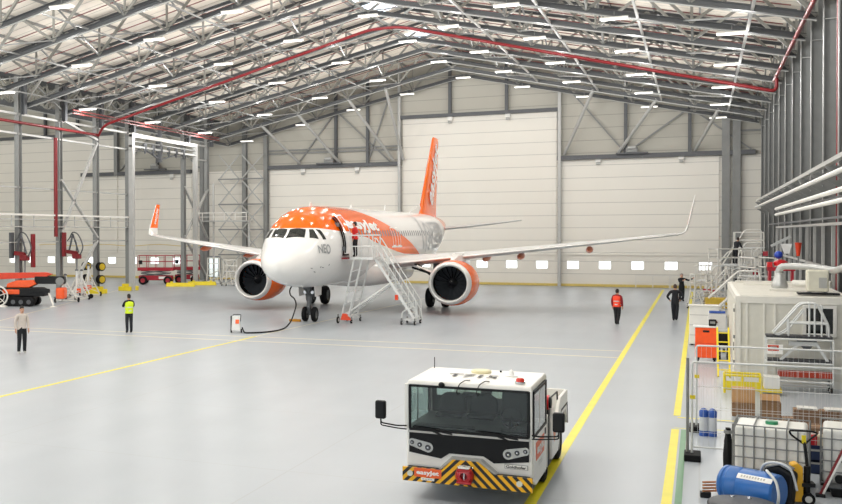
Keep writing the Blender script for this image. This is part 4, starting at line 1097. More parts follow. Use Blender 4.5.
# ================================================================== boarding steps at the front door
m_alu = mat('brushed_aluminium', '#dcdddb', .35, metal=.15, var=.05)
st = thing('maintenance_steps', 'silver wheeled access stairs leading up to the open front door of the aircraft', 'stairs', (AX, AY, 0), AYAW)
PX0, PX1, PY0, PY1, PZ = 2.15, 3.35, 4.85, 6.25, 3.28
MB().box(PX0, PX1, PY0, PY1, PZ-.1, PZ).build('platform', m_alu, st)
for y in (PY0+.02, PY1-.02):
    b = MB()
    for z in (PZ+.55, PZ+1.1): b.tube([(PX0, y, z), (PX1, y, z)], .028, 8)
    for x in (PX0+.03, (PX0+PX1)/2, PX1-.02): b.tube([(x, y, PZ), (x, y, PZ+1.1)], .026, 8)
    for k in range(1, 8): b.tube([(PX0+(PX1-PX0)*k/8, y, PZ), (PX0+(PX1-PX0)*k/8, y, PZ+.55)], .012, 6)
    b.build('platform_rail', m_alu, st, smooth=True)
BX = 5.35
SW = (5.25, 6.2)
for y in SW:
    b = MB(); b.bar((PX1, y, PZ-.08), (BX, y, .2), .04, .12); b.build('stringer', m_alu, st)
    b = MB()
    for h in (.5, .95): b.tube(round_path([(PX1-.05, y, PZ+h), (PX1+.05, y, PZ+h), (BX+.05, y, .2+h), (BX+.1, y, .15)], .12), .026, 8)
    for k in range(7):
        t_ = k/6; x = PX1+(BX-PX1)*t_; z = PZ+(.2-PZ)*t_; b.tube([(x, y, z), (x, y, z+.95)], .02, 6)
    b.build('stair_rail', m_alu, st, smooth=True)
for k in range(13):
    t_ = (k+.7)/13.4; x = PX1+(BX-PX1)*t_; z = PZ-.05+(.2-PZ)*t_
    MB().box(x-.11, x+.11, SW[0], SW[1], z-.02, z+.02).build('tread', m_alu, st)
def castor(parent, x, y, r=.1, axis=(1, 0, 0)):
    w_ = MB(); a = Vector(axis).normalized()*.035; c = Vector((x, y, r)); w_ = MB().cyl(c-a, c+a, r, 18).build('castor', m_rubber, parent, smooth=40)
    MB().cyl(c-a*1.1, c+a*1.1, r*.5, 12).build('castor_hub', m_white, w_, smooth=40); MB().box(x-.03, x+.03, y-.05, y+.05, r+.02, r*2+.12).build('fork', m_steel, w_)
for y in (4.83, 6.4):
    zf = .42
    b = MB(); b.tube([(1.75, y, .35), (2.35, y+(.12 if y < 5 else -.12), PZ-.1)], .05, 8); b.tube([(2.1, y, .35), (2.75, y+(.12 if y < 5 else -.12), PZ-.1)], .045, 8)
    for k in range(5):
        t_ = k/5; b.tube([(1.75+.6*t_, y, .4+2.7*t_), (2.1+.65*t_, y, .6+2.6*t_)], .022, 6)
    b.build('front_leg', m_alu, st, smooth=True)
    b = MB(); b.tube([(1.9, y, .4), (4.05, 5.3 if y < 5 else 6.2, 1.98)], .05, 8); b.build('diagonal_brace', m_alu, st, smooth=True)
    MB().hexa([(1.7, y-.08, .16), (2.25, y-.08, .16), (2.25, y+.08, .16), (1.7, y+.08, .16)], [(1.8, y-.06, .36 if y > 5 else .48), (2.0, y-.06, .36 if y > 5 else .48), (2.0, y+.06, .36 if y > 5 else .48), (1.8, y+.06, .36 if y > 5 else .48)]).build('orange_foot' if y < 5 else 'rear_foot', mat('orange_red_paint', '#e8481c', .4) if y < 5 else m_alu, st)
    castor(st, 1.6, y-.14, .17); castor(st, 2.25, y, .1)
MB().tube([(1.9, 4.83, .3), (1.9, 6.4, .3)], .04, 8).build('cross_tube', m_alu, st, smooth=True)
MB().box(4.35, 4.5, 5.18, 5.24, 1.2, 1.45).build('orange_tag', mat('orange_red_paint', '#e8481c'), st)
b = MB(); b.box(4.75, 5.4, SW[0]-.05, SW[1]+.05, .2, .26); b.tube(round_path([(4.7, 5.2, .2), (4.7, 5.2, .6), (4.95, 5.2, .75)], .1), .03, 8); b.build('bottom_frame', m_alu, st)
for y in (5.1, 6.3): castor(st, 4.7, y, .1); castor(st, 5.35, y, .1)

# chock and ground power cable
def AL(y, x, z): # aircraft frame to world
    c, s_ = math.cos(AYAW), math.sin(AYAW); return Vector((AX+y*c-x*s_, AY+y*s_+x*c, z))
ck = thing('wheel_chock', 'orange-yellow wheel chock lying beside the nose wheels', 'chock', tuple(AL(-.72, 4.85, 0)))
MB().prism([(-.09, 0), (.09, 0), (.05, .13), (-.05, .13)], 1, -.1, .1).build('block', mat('amber_chock', '#c98a18', .5), ck)
MB().prism([(-.3, 0), (.3, 0), (.3, .12), (-.3, .12)], 1, -.08, .08).build('bar', mat('amber_chock', '#c98a18'), ck, bevel=.02)
gp_ = thing('tow_pin_cart', 'small silver and black ground power unit with an orange label left of the nose wheel', 'power unit', (-18.85, 42.2, 0), .3)  # ground power unit at the end of the nose cable
MB().hexa([(-.2, -.16, .12), (.2, -.16, .12), (.2, .2, .12), (-.2, .2, .12)], [(-.2, .0, .74), (.16, .0, .74), (.16, .2, .74), (-.2, .2, .74)]).build('housing', m_alu, gp_, bevel=.02)
MB().box(-.24, -.2, -.1, .2, .1, .76).build('side_cover', m_black, gp_)
MB().hexa([(-.02, -.12, .42), (.14, -.12, .42), (.14, -.1, .42), (-.02, -.1, .42)], [(-.02, -.06, .6), (.14, -.06, .6), (.14, -.04, .6), (-.02, -.04, .6)]).build('orange_label', m_orl, gp_)
MB().tube(round_path([(-.18, .2, .5), (-.18, .34, .8), (.18, .34, .8), (.18, .2, .5)], .05), .016, 6).build('push_handle', m_black, gp_, smooth=True)
for sx in (-.22, .24):
    c = Vector((sx, .02, .09)); w_ = MB().cyl(c-Vector((.03, 0, 0)), c+Vector((.03, 0, 0)), .09, 16).build('wheel', m_rubber, gp_, smooth=40); MB().cyl(c-Vector((.035, 0, 0)), c+Vector((.035, 0, 0)), .045, 12).build('hub', m_white, w_)
b = MB(); P = [(-18.55, 42.2, .25), (-18.4, 42.1, .05), (-18.1, 42.05, .04), (-17.7, 42.48, .04), (-17.47, 43.1, .04), (-17.4, 43.92, .04), (-17.37, 44.6, .11), (-17.35, 45.2, .35), (-17.35, 45.6, .7), (-17.36, 45.9, 1.06), (-17.55, 46.2, 1.32), (-17.87, 46.5, 1.49), (-17.94, 46.6, 1.73), (-17.88, 46.8, 1.96)]
def smooth_path(P, n=6):
    P = [Vector(p) for p in P]; Q = [P[0]]+P+[P[-1]]; out = []
    for i in range(1, len(Q)-2):
        a, b_, c, d = Q[i-1:i+3]
        for k in range(n):
            t_ = k/n; out.append(.5*((2*b_)+(c-a)*t_+(2*a-5*b_+4*c-d)*t_*t_+(3*b_-a-3*c+d)*t_**3))
    out.append(P[-1]); return out
b.tube(smooth_path(P), .035, 8); tag(b.build('power_cable', m_black, smooth=True), 'black cable running along the floor up to the belly of the aircraft nose', 'cable')
# ================================================================== people
m_skin = mat('skin', '#c99a80', .6, var=.03)
m_hair_d = mat('dark_hair', '#231c18', .7, var=.1); m_hair_g = mat('grey_hair', '#8e8780', .7, var=.1)
m_trou = mat('black_trousers', '#17181c', .8, var=.1); m_shoe_d = mat('dark_shoes', '#1a1817', .5); m_shoe_w = mat('pale_trainers', '#d8d4cd', .6)
def cloth(name, c): return mat(name, c, .85, var=.06, scale=14)
def limb(b, pts, rad, n=12):
    """tapered rounded limb through joints"""
    P = smooth_path(pts, 4); R = []
    m = len(pts)
    for i in range(len(P)):
        t_ = i/(len(P)-1)*(m-1); k = min(int(t_), m-2); f_ = t_-k; f_ = f_*f_*(3-2*f_)
        R.append(rad[k]*(1-f_)+rad[k+1]*f_)
    b.tube(P, R, n)
def person(label, x, y, rz, top, top_col_m, legs_m, hair_m, shoe_m, arms=None, legs=None, h=1.76, z=0., sleeves=None, vest=None, hat=False, lean=0.):
    """figure facing local -y; one continuous body surface with hair, vest as children"""
    t = thing('person', label, 'person', (x, y, z), rz)
    t.scale = (h/1.78,)*3
    hips = Vector((0, 0, .93)); ch = Vector((0, -lean*.45, 1.4)); ne = Vector((0, -lean*.5-.0, 1.5)); he = Vector((0, -lean*.62-.02, 1.655))
    L = legs or [[(-.09, 0, .92), (-.1, -.01, .5), (-.1, .03, .09)], [(.09, 0, .92), (.1, -.01, .5), (.1, .03, .09)]]
    A = arms or [[(-.19, 0, 1.42), (-.24, .03, 1.15), (-.24, -.04, .9)], [(.19, 0, 1.42), (.24, .03, 1.15), (.24, -.04, .9)]]
    A = [[(p[0], p[1]-lean*.45*(1 if i == 0 else 0), p[2]) for i, p in enumerate(a)] for a in A]
    # skeleton -> skin modifier -> mesh
    V = []; E = []; R = []
    def add(p, r, par=None):
        V.append(tuple(p)); R.append(r if isinstance(r, tuple) else (r, r))
        if par is not None: E.append((par, len(V)-1))
        return len(V)-1
    pe = add(hips, (.165, .13)); wa = add((0, -lean*.2, 1.13), (.16, .12), pe); cs = add(ch-Vector((0, 0, .08)), (.185, .13), wa); sh = add(ch+Vector((0, 0, .03)), (.13, .085), cs)
    n0 = add(ne+Vector((0, 0, .02)), .055, sh); h0 = add(ne+Vector((0, -.01, .07)), .058, n0)
    for l in L:
        a = add(l[0][:2]+(l[0][2]-.06,), .115, pe); k = add(l[1], .088, a); an = add(l[2], .068, k); add((l[2][0], l[2][1]-.13, max(l[2][2]-.04, .04)), (.058, .05), an)
    for a_ in A:
        s0 = add(a_[0], .08, sh); e0 = add(a_[1], .064, s0); add(a_[2], .045, e0)
    me = bpy.data.meshes.new('body'); me.from_pydata(V, E, [])
    o = bpy.data.objects.new('body', me); COL.objects.link(o)
    md = o.modifiers.new('skin', 'SKIN'); sv = me.skin_vertices[0].data
    for i, r in enumerate(R): sv[i].radius = r
    sv[0].use_root = True
    sb = o.modifiers.new('sub', 'SUBSURF'); sb.levels = 1; sb.render_levels = 1
    dg = bpy.context.evaluated_depsgraph_get(); dg.update()
    m2 = bpy.data.meshes.new_from_object(o.evaluated_get(dg)); bpy.data.objects.remove(o)
    b = MB(); b.v = [tuple(v.co) for v in m2.vertices]; b.f = [tuple(p.vertices) for p in m2.polygons]; b.mi = [0]*len(b.f)
    # paint each face by the nearest region
    def inleg(c): return c.z < .98
    mats = [m_skin, top_col_m, legs_m, shoe_m, sleeves or top_col_m]
    for i, f in enumerate(b.f):
        c = sum((Vector(b.v[j]) for j in f), Vector())/len(f)
        dA = min(min((c-Vector(a[0]).lerp(Vector(a[1]), q)).length for q in (0.25, .6, 1))-0 for a in A); dF = min(min((c-Vector(a[1]).lerp(Vector(a[2]), q)).length for q in (.2, .5, .85)) for a in A)
        armz = min(dA, dF) < .09 and abs(c.x) > .15
        dh = min((c-Vector(a[2])).length for a in A)
        if c.z > ne.z+.01 and abs(c.x) < .12: k = 0
        elif dh < .05: k = 0
        elif armz or min(dF, 1) < .08: k = 4
        elif c.z < .1: k = 3
        elif c.z < .96: k = 2
        else: k = 1
        b.mi[i] = k
    # hands: palm, four fingers and thumb, lightly curled
    for a_, sx in zip(A, (-1, 1)):
        w0 = Vector(a_[2]); d = (w0-Vector(a_[1])).normalized(); side = d.cross(Vector((0, 1, 0))); side = side.normalized() if side.length > .1 else Vector((1, 0, 0)); fwd = side.cross(d).normalized()
        b.m = 0; b.tube([w0-d*.01, w0+d*.045, w0+d*.09], [.028, .036, .034], 8)
        for q in range(4):
            o_ = fwd*((q-1.5)*.02); ln = (.06, .075, .07, .052)[q]; p0 = w0+d*.08+o_
            b.tube([p0, p0+d*ln*.5-side*sx*.006, p0+d*ln-side*sx*.022], [.0095, .009, .007], 6)
        p0 = w0+d*.03+fwd*-.03; b.tube([p0, p0+d*.03-fwd*.02, p0+d*.06-fwd*.022], [.012, .011, .008], 6)
    # head with jaw, ears, nose
    hc = he; rings = []
    for zz, rx, ry, oy in ((-.135, .035, .04, -.02), (-.12, .05, .062, -.02), (-.085, .063, .08, -.008), (-.04, .072, .092, 0), (.01, .077, .098, .004), (.055, .075, .096, .008), (.09, .062, .08, .01), (.115, .035, .045, .01), (.122, .008, .01, .01)):
        rings.append([(hc.x+rx*math.cos(q), hc.y+oy+ry*math.sin(q), hc.z+zz) for q in [2*PI*k/16 for k in range(16)]])
    b.m = 0; b.loft(rings)
    b.loft([[(hc.x+r_*math.cos(q), hc.y-.088-dy+r_*.7*math.sin(q), hc.z+zz) for q in [2*PI*k/6 for k in range(6)]] for zz, r_, dy in ((-.035, .014, .016), (-.02, .015, .02), (.015, .008, .006))])
    for sx in (-1, 1): b.ball((hc.x+sx*.077, hc.y+.01, hc.z-.01), .024, 8, 6, (.4, .8, 1.2))
    body = b.build('body', mats, t, smooth=True)
    for sx in (-1, 1): MB().ball((hc.x+sx*.03, hc.y-.088, hc.z+.012), .011, 8, 6, (1.2, .5, .8)).build('eye', m_black, t)
    MB().box(hc.x-.022, hc.x+.022, hc.y-.093, hc.y-.08, hc.z-.07, hc.z-.062).build('mouth', mat('lips', '#9c5f52', .6), t)
    # hair cap: covers crown, back and sides
    hb = MB(); rings = []
    for zz, rx, ry, oy in ((-.07, .066, .06, .04), (-.02, .079, .082, .028), (.03, .083, .1, .015), (.07, .078, .102, .008), (.105, .06, .082, .008), (.13, .034, .05, .01), (.138, .006, .008, .01)):
        rings.append([(hc.x+rx*math.cos(q), hc.y+oy+ry*math.sin(q), hc.z+zz) for q in [2*PI*k/16 for k in range(16)]])
    hb.loft(rings); hb.build('hair', hair_m, t, smooth=True)
    if vest:
        vb = MB(); rings = []
        for zz, rx, ry, oy in ((.9, .185, .15, 0), (1.02, .185, .15, -lean*.1), (1.15, .18, .14, -lean*.2), (1.3, .205, .15, -lean*.38), (1.4, .2, .14, -lean*.45), (1.46, .13, .09, -lean*.48), (1.47, .08, .07, -lean*.48)):
            rings.append([(rx*math.copysign(abs(math.cos(q))**.8, math.cos(q)), oy+ry*math.copysign(abs(math.sin(q))**.8, math.sin(q)), zz) for q in [2*PI*k/20 for k in range(20)]])
        vb.loft(rings, caps=False); vo = vb.build('safety_vest', vest, t, smooth=True)
        for zz in (1.02, 1.18):
            rb = MB(); rb.loft([[(.191*math.cos(q), -lean*.15+.156*math.sin(q), zz+dz) for q in [2*PI*k/20 for k in range(20)]] for dz in (-.022, .022)], caps=False); rb.build('reflective_band', mat('reflective_silver', '#d6d9d6', .35), vo, smooth=True)
    return t
def toward_cam(x, y, off=0.):   # rotation so that local -y points at the viewpoint
    return math.atan2(-x, y)*-1*-1+off if False else math.atan2(x, -y)+PI+off if False else -math.atan2(x, y)+off
m_vy = mat('fluorescent_yellow_vest', '#d8f02a', .6, var=.04); m_vo = mat('fluorescent_orange_vest', '#ff4a2a', .6, var=.04); m_vr = mat('red_work_vest', '#e02822', .6, var=.04)
person('person in a pale shirt and black trousers walking at the left of the hangar', -22.83, 31.44, toward_cam(-22.83, 31.44, .25), 1, cloth('pale_shirt', '#cfc4ba'), m_trou, m_hair_d, m_shoe_w,
       legs=[[(-.09, 0, .92), (-.11, -.05, .5), (-.12, .02, .09)], [(.09, 0, .92), (.11, .02, .5), (.12, .09, .1)]], h=1.8)
person('person in a yellow vest over a black jacket, seen from behind', -23.22, 40.11, toward_cam(-23.22, 40.11, PI+.35), 1, cloth('black_jacket', '#15171b'), cloth('charcoal_trousers', '#23252b'), m_hair_d, m_shoe_d,
       arms=[[(-.19, 0, 1.42), (-.25, -.08, 1.2), (-.1, -.28, 1.27)], [(.19, 0, 1.42), (.26, -.1, 1.2), (.1, -.3, 1.3)]], vest=m_vy, h=1.77)
person('person in an orange vest with dark red sleeves walking beside the yellow floor line', -3.57, 53.22, toward_cam(-3.57, 53.22, PI-.35), 1, cloth('dark_red_top', '#8a1d26'), m_trou, m_hair_d, m_shoe_d,
       legs=[[(-.09, 0, .92), (-.1, .04, .5), (-.08, .16, .12)], [(.09, 0, .92), (.1, -.1, .52), (.09, -.1, .09)]], vest=m_vo, h=1.75)
person('person in a dark suit with hands at the hips, walking away between the yellow lines', -1.09, 56.78, toward_cam(-1.09, 56.78, PI+.1), 1, cloth('dark_suit', '#1b1c22'), cloth('dark_suit_trousers', '#1b1c22'), mat('short_dark_hair', '#4a3b33', .7), m_shoe_d,
       arms=[[(-.2, 0, 1.42), (-.36, .1, 1.18), (-.24, -.04, 1.02)], [(.2, 0, 1.42), (.36, .1, 1.18), (.24, -.04, 1.02)]],
       legs=[[(-.09, 0, .92), (-.08, .02, .5), (-.05, .12, .12)], [(.09, 0, .92), (.07, -.06, .5), (.05, -.06, .09)]], h=1.86)
person('person in dark clothes pointing with a raised arm beyond the suited person', -1.02, 72.9, toward_cam(-1.02, 72.9, .5), 1, cloth('dark_coat', '#202126'), m_trou, m_hair_g, m_shoe_d,
       arms=[[(-.2, 0, 1.42), (-.2, -.16, 1.22), (-.05, -.32, 1.35)], [(.2, 0, 1.42), (.4, -.16, 1.33), (.62, -.24, 1.48)]], h=1.82)
q = AL(2.18, 5.72, 0)
person('person in a red vest and black cap standing at the aircraft front door', q.x, q.y, toward_cam(q.x, q.y, -1.9), 1, cloth('red_jacket', '#c9211f'), m_trou, m_hair_d, m_shoe_d, vest=m_vr, z=PZ, h=1.78)
# ================================================================== left side equipment
m_oc = mat('crane_orange', '#f25a1c', .35, var=.05, coat=.2); m_rc = mat('crane_red_orange', '#d8401c', .35, var=.05)
m_sred = mat('lift_red', '#a3182a', .4, var=.06); m_wtube = mat('white_tube', '#dcdad3', .4, var=.04)
def tubes(b, segs, r, n=6):
    for p, q in segs: b.cyl(p, q, r, n)
    return b
# crawler crane, lying along the world direction from px 0 to 62
cr = thing('crawler_crane', 'orange and black mini crawler crane with folded boom at the far left edge', 'crane', (-38.55, 52.6, 0), .32)
for sy in (-.62, .62):
    b = MB(); P = arc((-1.05, .3), .3, PI/2, PI*1.5, 8)+arc((1.05, .3), .3, -PI/2, PI/2, 8); b.prism(P, 1, sy-.2, sy+.2); tr = b.build('track', m_rubber, cr, bevel=.03)
    for k in range(5):
        MB().cyl((-1.0+k*.5, sy-.22, .28), (-1.0+k*.5, sy+.22, .28), .14, 14).build('track_roller', m_steel_dk, tr)
MB().box(-1.2, 1.2, -.45, .45, .35, .62).build('undercarriage', m_black, cr, bevel=.03)
b = MB(); b.prism([(-1.3, .62), (1.9, .62), (2.0, .95), (1.6, 1.15), (-.9, 1.15), (-1.3, 1.0)], 1, -.6, .6); b.build('chassis_body', m_black, cr, bevel=.04)
b = MB(); b.box(-.75, .35, -.64, .0, .74, 1.05); b.build('engine_cover', m_oc, cr, bevel=.05)
b = MB(); b.prism([(-.55, 1.15), (.9, 1.15), (1.35, 1.35), (1.2, 1.62), (.1, 1.6), (-.5, 1.4)], 1, -.5, .25); b.build('slew_cover', m_oc, cr, bevel=.06)
b = MB(); b.prism([(-3.3, 1.55), (1.9, 1.8), (2.3, 1.98), (1.9, 2.1), (-3.3, 2.02)], 1, -.22, .22); b.build('boom', m_rc, cr, bevel=.02)
b = MB(); b.box(1.2, 3.1, -.26, .26, 1.38, 1.85); b.build('boom_head', m_black, cr, bevel=.05)
MB().cyl((2.85, -.4, 1.55), (2.85, .4, 1.55), .25, 18).build('winch', m_steel, cr, smooth=40)
MB().box(2.6, 3.15, -.45, .35, .45, 1.15).build('counterweight', m_oc, cr, bevel=.1)
MB().box(1.0, 2.3, -.66, -.6, .85, 1.1).build('hose_cover', m_black, cr, bevel=.02)
for sx in (-1.6, 2.2):
    b = MB(); b.bar((sx, -.5, .8), (sx+(.5 if sx > 0 else -.5), -1.3, .12), .1); b.lathe([(0, .22), (.05, .2)], (sx+(.5 if sx > 0 else -.5), -1.3, .02), (0, 0, 1), 14); b.build('outrigger', m_white, cr)
# white spoked reel stand at the very left
rl = thing('cable_reel_stand', 'white spoked wheel-shaped stand in front of the orange crane at the left edge', 'reel stand', (-39.0, 51.2, 0), .45)
b = MB(); b.tube([(.62*math.cos(t), 0, .66+.62*math.sin(t)) for t in [2*PI*k/24 for k in range(24)]], .05, 8, closed=True); b.build('rim', m_wtube, rl, smooth=True)
b = MB()
for k in range(6): b.cyl((0, 0, .66), (.6*math.cos(k*PI/3+.3), 0, .66+.6*math.sin(k*PI/3+.3)), .03, 6)
b.tube([(.4*math.cos(t), .12, .66+.4*math.sin(t)) for t in [2*PI*k/20 for k in range(20)]], .03, 6, closed=True); b.build('spoke', m_wtube, rl, smooth=True)
MB().hexa([(-.6, -.3, 0), (.6, -.3, 0), (.6, .3, 0), (-.6, .3, 0)], [(-.45, -.2, .1), (.45, -.2, .1), (.45, .2, .1), (-.45, .2, .1)]).build('foot', m_wtube, rl)
# tangle of white tubular tripod jacks behind the crane
random.seed(3)
def jack(label, x, y, h, rz):
    j = thing('tripod_jack', label, 'jack', (x, y, 0), rz)
    b = MB()
    for k in range(3):
        a = 2*PI*k/3; p = Vector((.85*math.cos(a), .85*math.sin(a), .12)); b.cyl(p, (0, 0, h*.8), .045, 8)
        a2 = 2*PI*(k+1)/3; q_ = Vector((.85*math.cos(a2), .85*math.sin(a2), .12)); b.cyl(p, q_, .03, 6)
        for t_ in (.35, .65):
            pp = p.lerp(Vector((0, 0, h*.8)), t_); qq = q_.lerp(Vector((0, 0, h*.8)), t_); b.cyl(pp, qq, .025, 6)
            b.cyl(pp, q_.lerp(Vector((0, 0, h*.8)), t_-.25), .02, 6)
    b.build('tripod_frame', m_wtube, j, smooth=True)
    MB().cyl((0, 0, .4), (0, 0, h), .09, 12).build('ram', m_alu, j, smooth=True)
    MB().lathe([(0, .12), (.06, .12), (.12, .05)], (0, 0, h), (0, 0, 1), 12).build('ram_head', m_steel_dk, j)
    for k in range(3):
        a = 2*PI*k/3; p = Vector((.9*math.cos(a), .9*math.sin(a), .16)); MB().cyl(p-Vector((.04, 0, 0)), p+Vector((.04, 0, 0)), .16, 14).build('wheel', m_rubber, j)
    MB().box(-.16, .16, -.3, -.12, .5, .8).build('pump_box', m_oc, j, bevel=.02)
    return j
jack('white tripod jack directly behind the head of the orange crane', -37.6, 56.6, 1.75, .3); jack('second white tripod jack, beyond the first', -38.0, 58.6, 2.0, 1.0)
jack('third white tripod jack, nearest the yellow column guard', -38.9, 60.6, 1.9, 1.9); jack('tall white tripod jack standing behind the others', -39.6, 62.6, 2.2, .8)
# black and yellow reels on the third column
for sx, z_, lab in ((-.62, 1.15, 'lower black and yellow hose reel on the left of the third left column'), (.62, 1.1, 'lower black and yellow hose reel on the right of the third left column'), (-.62, 2.1, 'upper black and yellow hose reel on the left of the third left column'), (.62, 2.05, 'upper black and yellow hose reel on the right of the third left column')):
    r_ = thing('hose_reel', lab, 'hose reel', (XL+sx, 65.0, z_))
    MB().lathe([(-.2, .06), (-.2, .32), (-.16, .33), (-.14, .2), (.14, .2), (.16, .33), (.2, .32), (.2, .06)], (0, 0, 0), (.9, -.45, 0), 20).build('drum', m_black, r_, smooth=40)
    MB().lathe([(.2, .14), (.22, .24), (.24, .24), (.25, .1)], (0, 0, 0), (.9, -.45, 0), 18).build('yellow_ring', mat('reel_yellow', '#c6a81e', .45), r_)
    MB().bar((0, .0, 0), (-sx*.75, .2, 0), .1).build('bracket', m_steel, r_)
# red supply arms on the first two columns
for (yy, xx, lab) in ((55.3, XL+.0, 'red articulated supply arm on the nearest left column'), (60.6, XL+.6, 'red articulated supply arm on the second left column')):
    a_ = thing('supply_arm', lab, 'supply arm', (xx, yy, 0))
    MB().bar((0, 0, 3.25), (.9, -.1, 3.15), .22, .25).build('arm', m_red, a_)
    MB().box(.55, 1.1, -.3, .15, 2.75, 3.1).build('swivel_head', m_red, a_, bevel=.05)
    b = MB(); b.cyl((.85, -.1, .9), (.85, -.1, 2.8), .07, 10); b.build('drop_pipe', m_steel, a_, smooth=True)
    b = MB(); b.tube(smooth_path([(.2, 0, 4.2), (.5, -.05, 4.6), (1.0, -.1, 4.4), (1.35, -.1, 3.6), (1.1, -.1, 3.0)]), .045, 8); b.tube(smooth_path([(.0, 0, 4.0), (.4, -.05, 4.3), (.8, -.1, 3.9), (.8, -.1, 3.2)]), .04, 8); b.build('hose', m_steel_dk, a_, smooth=True)
    b = MB(); b.bar((.15, 0, 3.3), (.5, -.05, 4.5), .09); b.bar((.5, -.05, 4.5), (1.0, -.1, 3.2), .08); b.build('spring_arm', m_steel_dk, a_)
    MB().box(-.32, -.12, -.25, .1, 2.9, 4.6).build('cabinet', m_red if yy > 56 else m_steel_dk, a_, bevel=.03)
    if yy < 56: MB().cyl((1.15, .4, 2.3), (1.15, .4, 4.5), .16, 14).build('red_bottle', m_red, a_, smooth=True)
    if yy < 56: MB().cyl((1.15, .4, 0), (1.15, .4, 2.3), .04, 8).build('bottle_post', m_wtube, a_)
# drape rope and yellow-topped barrier along the back-left
tag(MB().tube([(-62+.6*k, 88.4, 3.35+.08*math.sin(k*.6)) for k in range(34)], .04, 6).build('barrier_rope', mat('rope_yellow', '#d8c27a', .6)), 'yellowish hanging rope across the back wall of the next bay', 'rope')
for x_ in (-62, -55, -49, -42.5): tag(MB().cyl((x_, 88.4, 0), (x_, 88.4, 3.4), .04, 8).build('rope_post', m_wtube), 'slim pale post holding the rope in the next bay', 'post', 'rope posts in the next bay')

# red scissor lifts
def scissor_lift(label, x, y, rz, L_=3.0, h=1.5, railh=1.05, k_=0):
    s_ = thing('scissor_lift', label, 'scissor lift', (x, y, 0), rz)
    MB().box(-L_/2, L_/2, -.55, .55, .38, .8).build('chassis', m_sred, s_, bevel=.05)
    b = MB()
    for k in range(2):
        z0 = .8+k*.22; b.bar((-L_/2+.2, -.45, z0), (L_/2-.2, -.45, z0+.2), .08); b.bar((L_/2-.2, -.45, z0), (-L_/2+.2, -.45, z0+.2), .08); b.bar((-L_/2+.2, .45, z0), (L_/2-.2, .45, z0+.2), .08)
    b.build('scissor_stack', m_steel_dk, s_)
    MB().box(-L_/2-.1, L_/2+.1, -.6, .6, 1.22, h).build('platform', m_sred, s_, bevel=.03)
    b = MB()
    for z in (h+railh*.5, h+railh):
        b.tube([(-L_/2-.05, -.56, z), (L_/2+.05, -.56, z), (L_/2+.05, .56, z), (-L_/2-.05, .56, z)], .03, 6, closed=True)
    for k in range(5):
        x_ = -L_/2-.05+(L_+.1)*k/4
        for y_ in (-.56, .56): b.tube([(x_, y_, h), (x_, y_, h+railh)], .03, 6)
    b.build('guard_rail', m_sred, s_, smooth=True)
    MB().box(-L_/2+.05, -L_/2+.35, -.66, -.56, h+.3, h+.65).build('control_box', m_black, s_, bevel=.02)
    MB().box(.3, .9, -.58, -.545, .5, .72).build('white_decal', m_wlet, s_)
    for x_ in (-L_/2+.4, L_/2-.4):
        for y_ in (-.6, .6):
            w_ = MB().lathe([(-.14, .2), (-.14, .33), (-.1, .38), (.1, .38), (.14, .33), (.14, .2)], (x_, y_, .38), (0, 1, 0), 22, cap=False).build('wheel', m_rubber, s_, smooth=40)
            MB().lathe([(-.13, .21), (-.1, .1), (-.12, .003)], (x_, y_, .38), (0, 1, 0), 14, cap=False).build('hub', m_sred, w_)
    return s_
scissor_lift('larger dark red scissor lift in the back left corner', -43.3, 79.6, .38)
scissor_lift('dark red scissor lift partly hidden behind the larger one', -41.6, 82.3, .45, L_=2.2)
# white wheeled stands beyond the far wing
def wheeled_stand(label, x, y, rz, h=1.9, w_=1.4, d_=.8, steps=4, name='wheeled_stand', m=None, rail=1.0, cat='stand'):
    m = m or m_wtube
    s_ = thing(name, label, cat, (x, y, 0), rz)
    b = MB()
    for sx in (-1, 1):
        for sy in (-1, 1): b.tube([(sx*w_/2, sy*d_/2, .15), (sx*w_/2*.8, sy*d_/2*.8, h)], .045, 6); b.tube([(-w_/2*.9, sy*d_/2*.9, h*(.35+.2*sx)), (w_/2*.9, sy*d_/2*.9, h*(.75+.2*sx))], .03, 6)
        b.tube([(sx*w_/2, -d_/2, .15), (sx*w_/2, d_/2, .15)], .03, 6)
        b.tube([(sx*w_/2, -d_/2, .3), (sx*w_/2*.8, d_/2*.8, h)], .02, 6)
    b.tube([(-w_/2, -d_/2, .15), (w_/2, -d_/2, .15)], .03, 6); b.tube([(-w_/2, d_/2, .15), (w_/2, d_/2, .15)], .03, 6)
    b.build('frame', m, s_, smooth=True)
    MB().box(-w_/2*.85, w_/2*.85, -d_/2*.85, d_/2*.85, h, h+.05).build('platform', m_alu, s_)
    b = MB(); P = [(-w_/2*.8, -d_/2*.8), (w_/2*.8, -d_/2*.8), (w_/2*.8, d_/2*.8), (-w_/2*.8, d_/2*.8)]
    for z in (h+rail*.5, h+rail): b.tube([(p[0], p[1], z) for p in P], .04, 6, closed=True)
    for p in P: b.tube([(p[0], p[1], h), (p[0], p[1], h+rail)], .04, 6)
    b.build('guard_rail', m, s_, smooth=True)
    b = MB()
    for sx in (-.25, .25): b.bar((sx*w_, -d_/2, h), (sx*w_, -d_/2-h*.55, .12), .04, .09)
    b.build('stair_side', m, s_)
    for k in range(steps):
        t_ = (k+.5)/steps; MB().box(-.25*w_, .25*w_, -d_/2-h*.55*t_-.09, -d_/2-h*.55*t_+.09, h*(1-t_), h*(1-t_)+.03).build('tread', m_alu, s_)
    for sx in (-1, 1):
        for sy in (-1, 1): castor(s_, sx*w_/2, sy*d_/2, .09)
    return s_
wheeled_stand('white wheeled platform stand between the scissor lifts and the crane portal', -38.9, 82.2, .5, h=1.3, w_=1.3)
wheeled_stand('white stand on castors with yellow steps beside the far engine', -36.3, 80.0, .9, h=1.2, w_=1.2, rail=1.0)
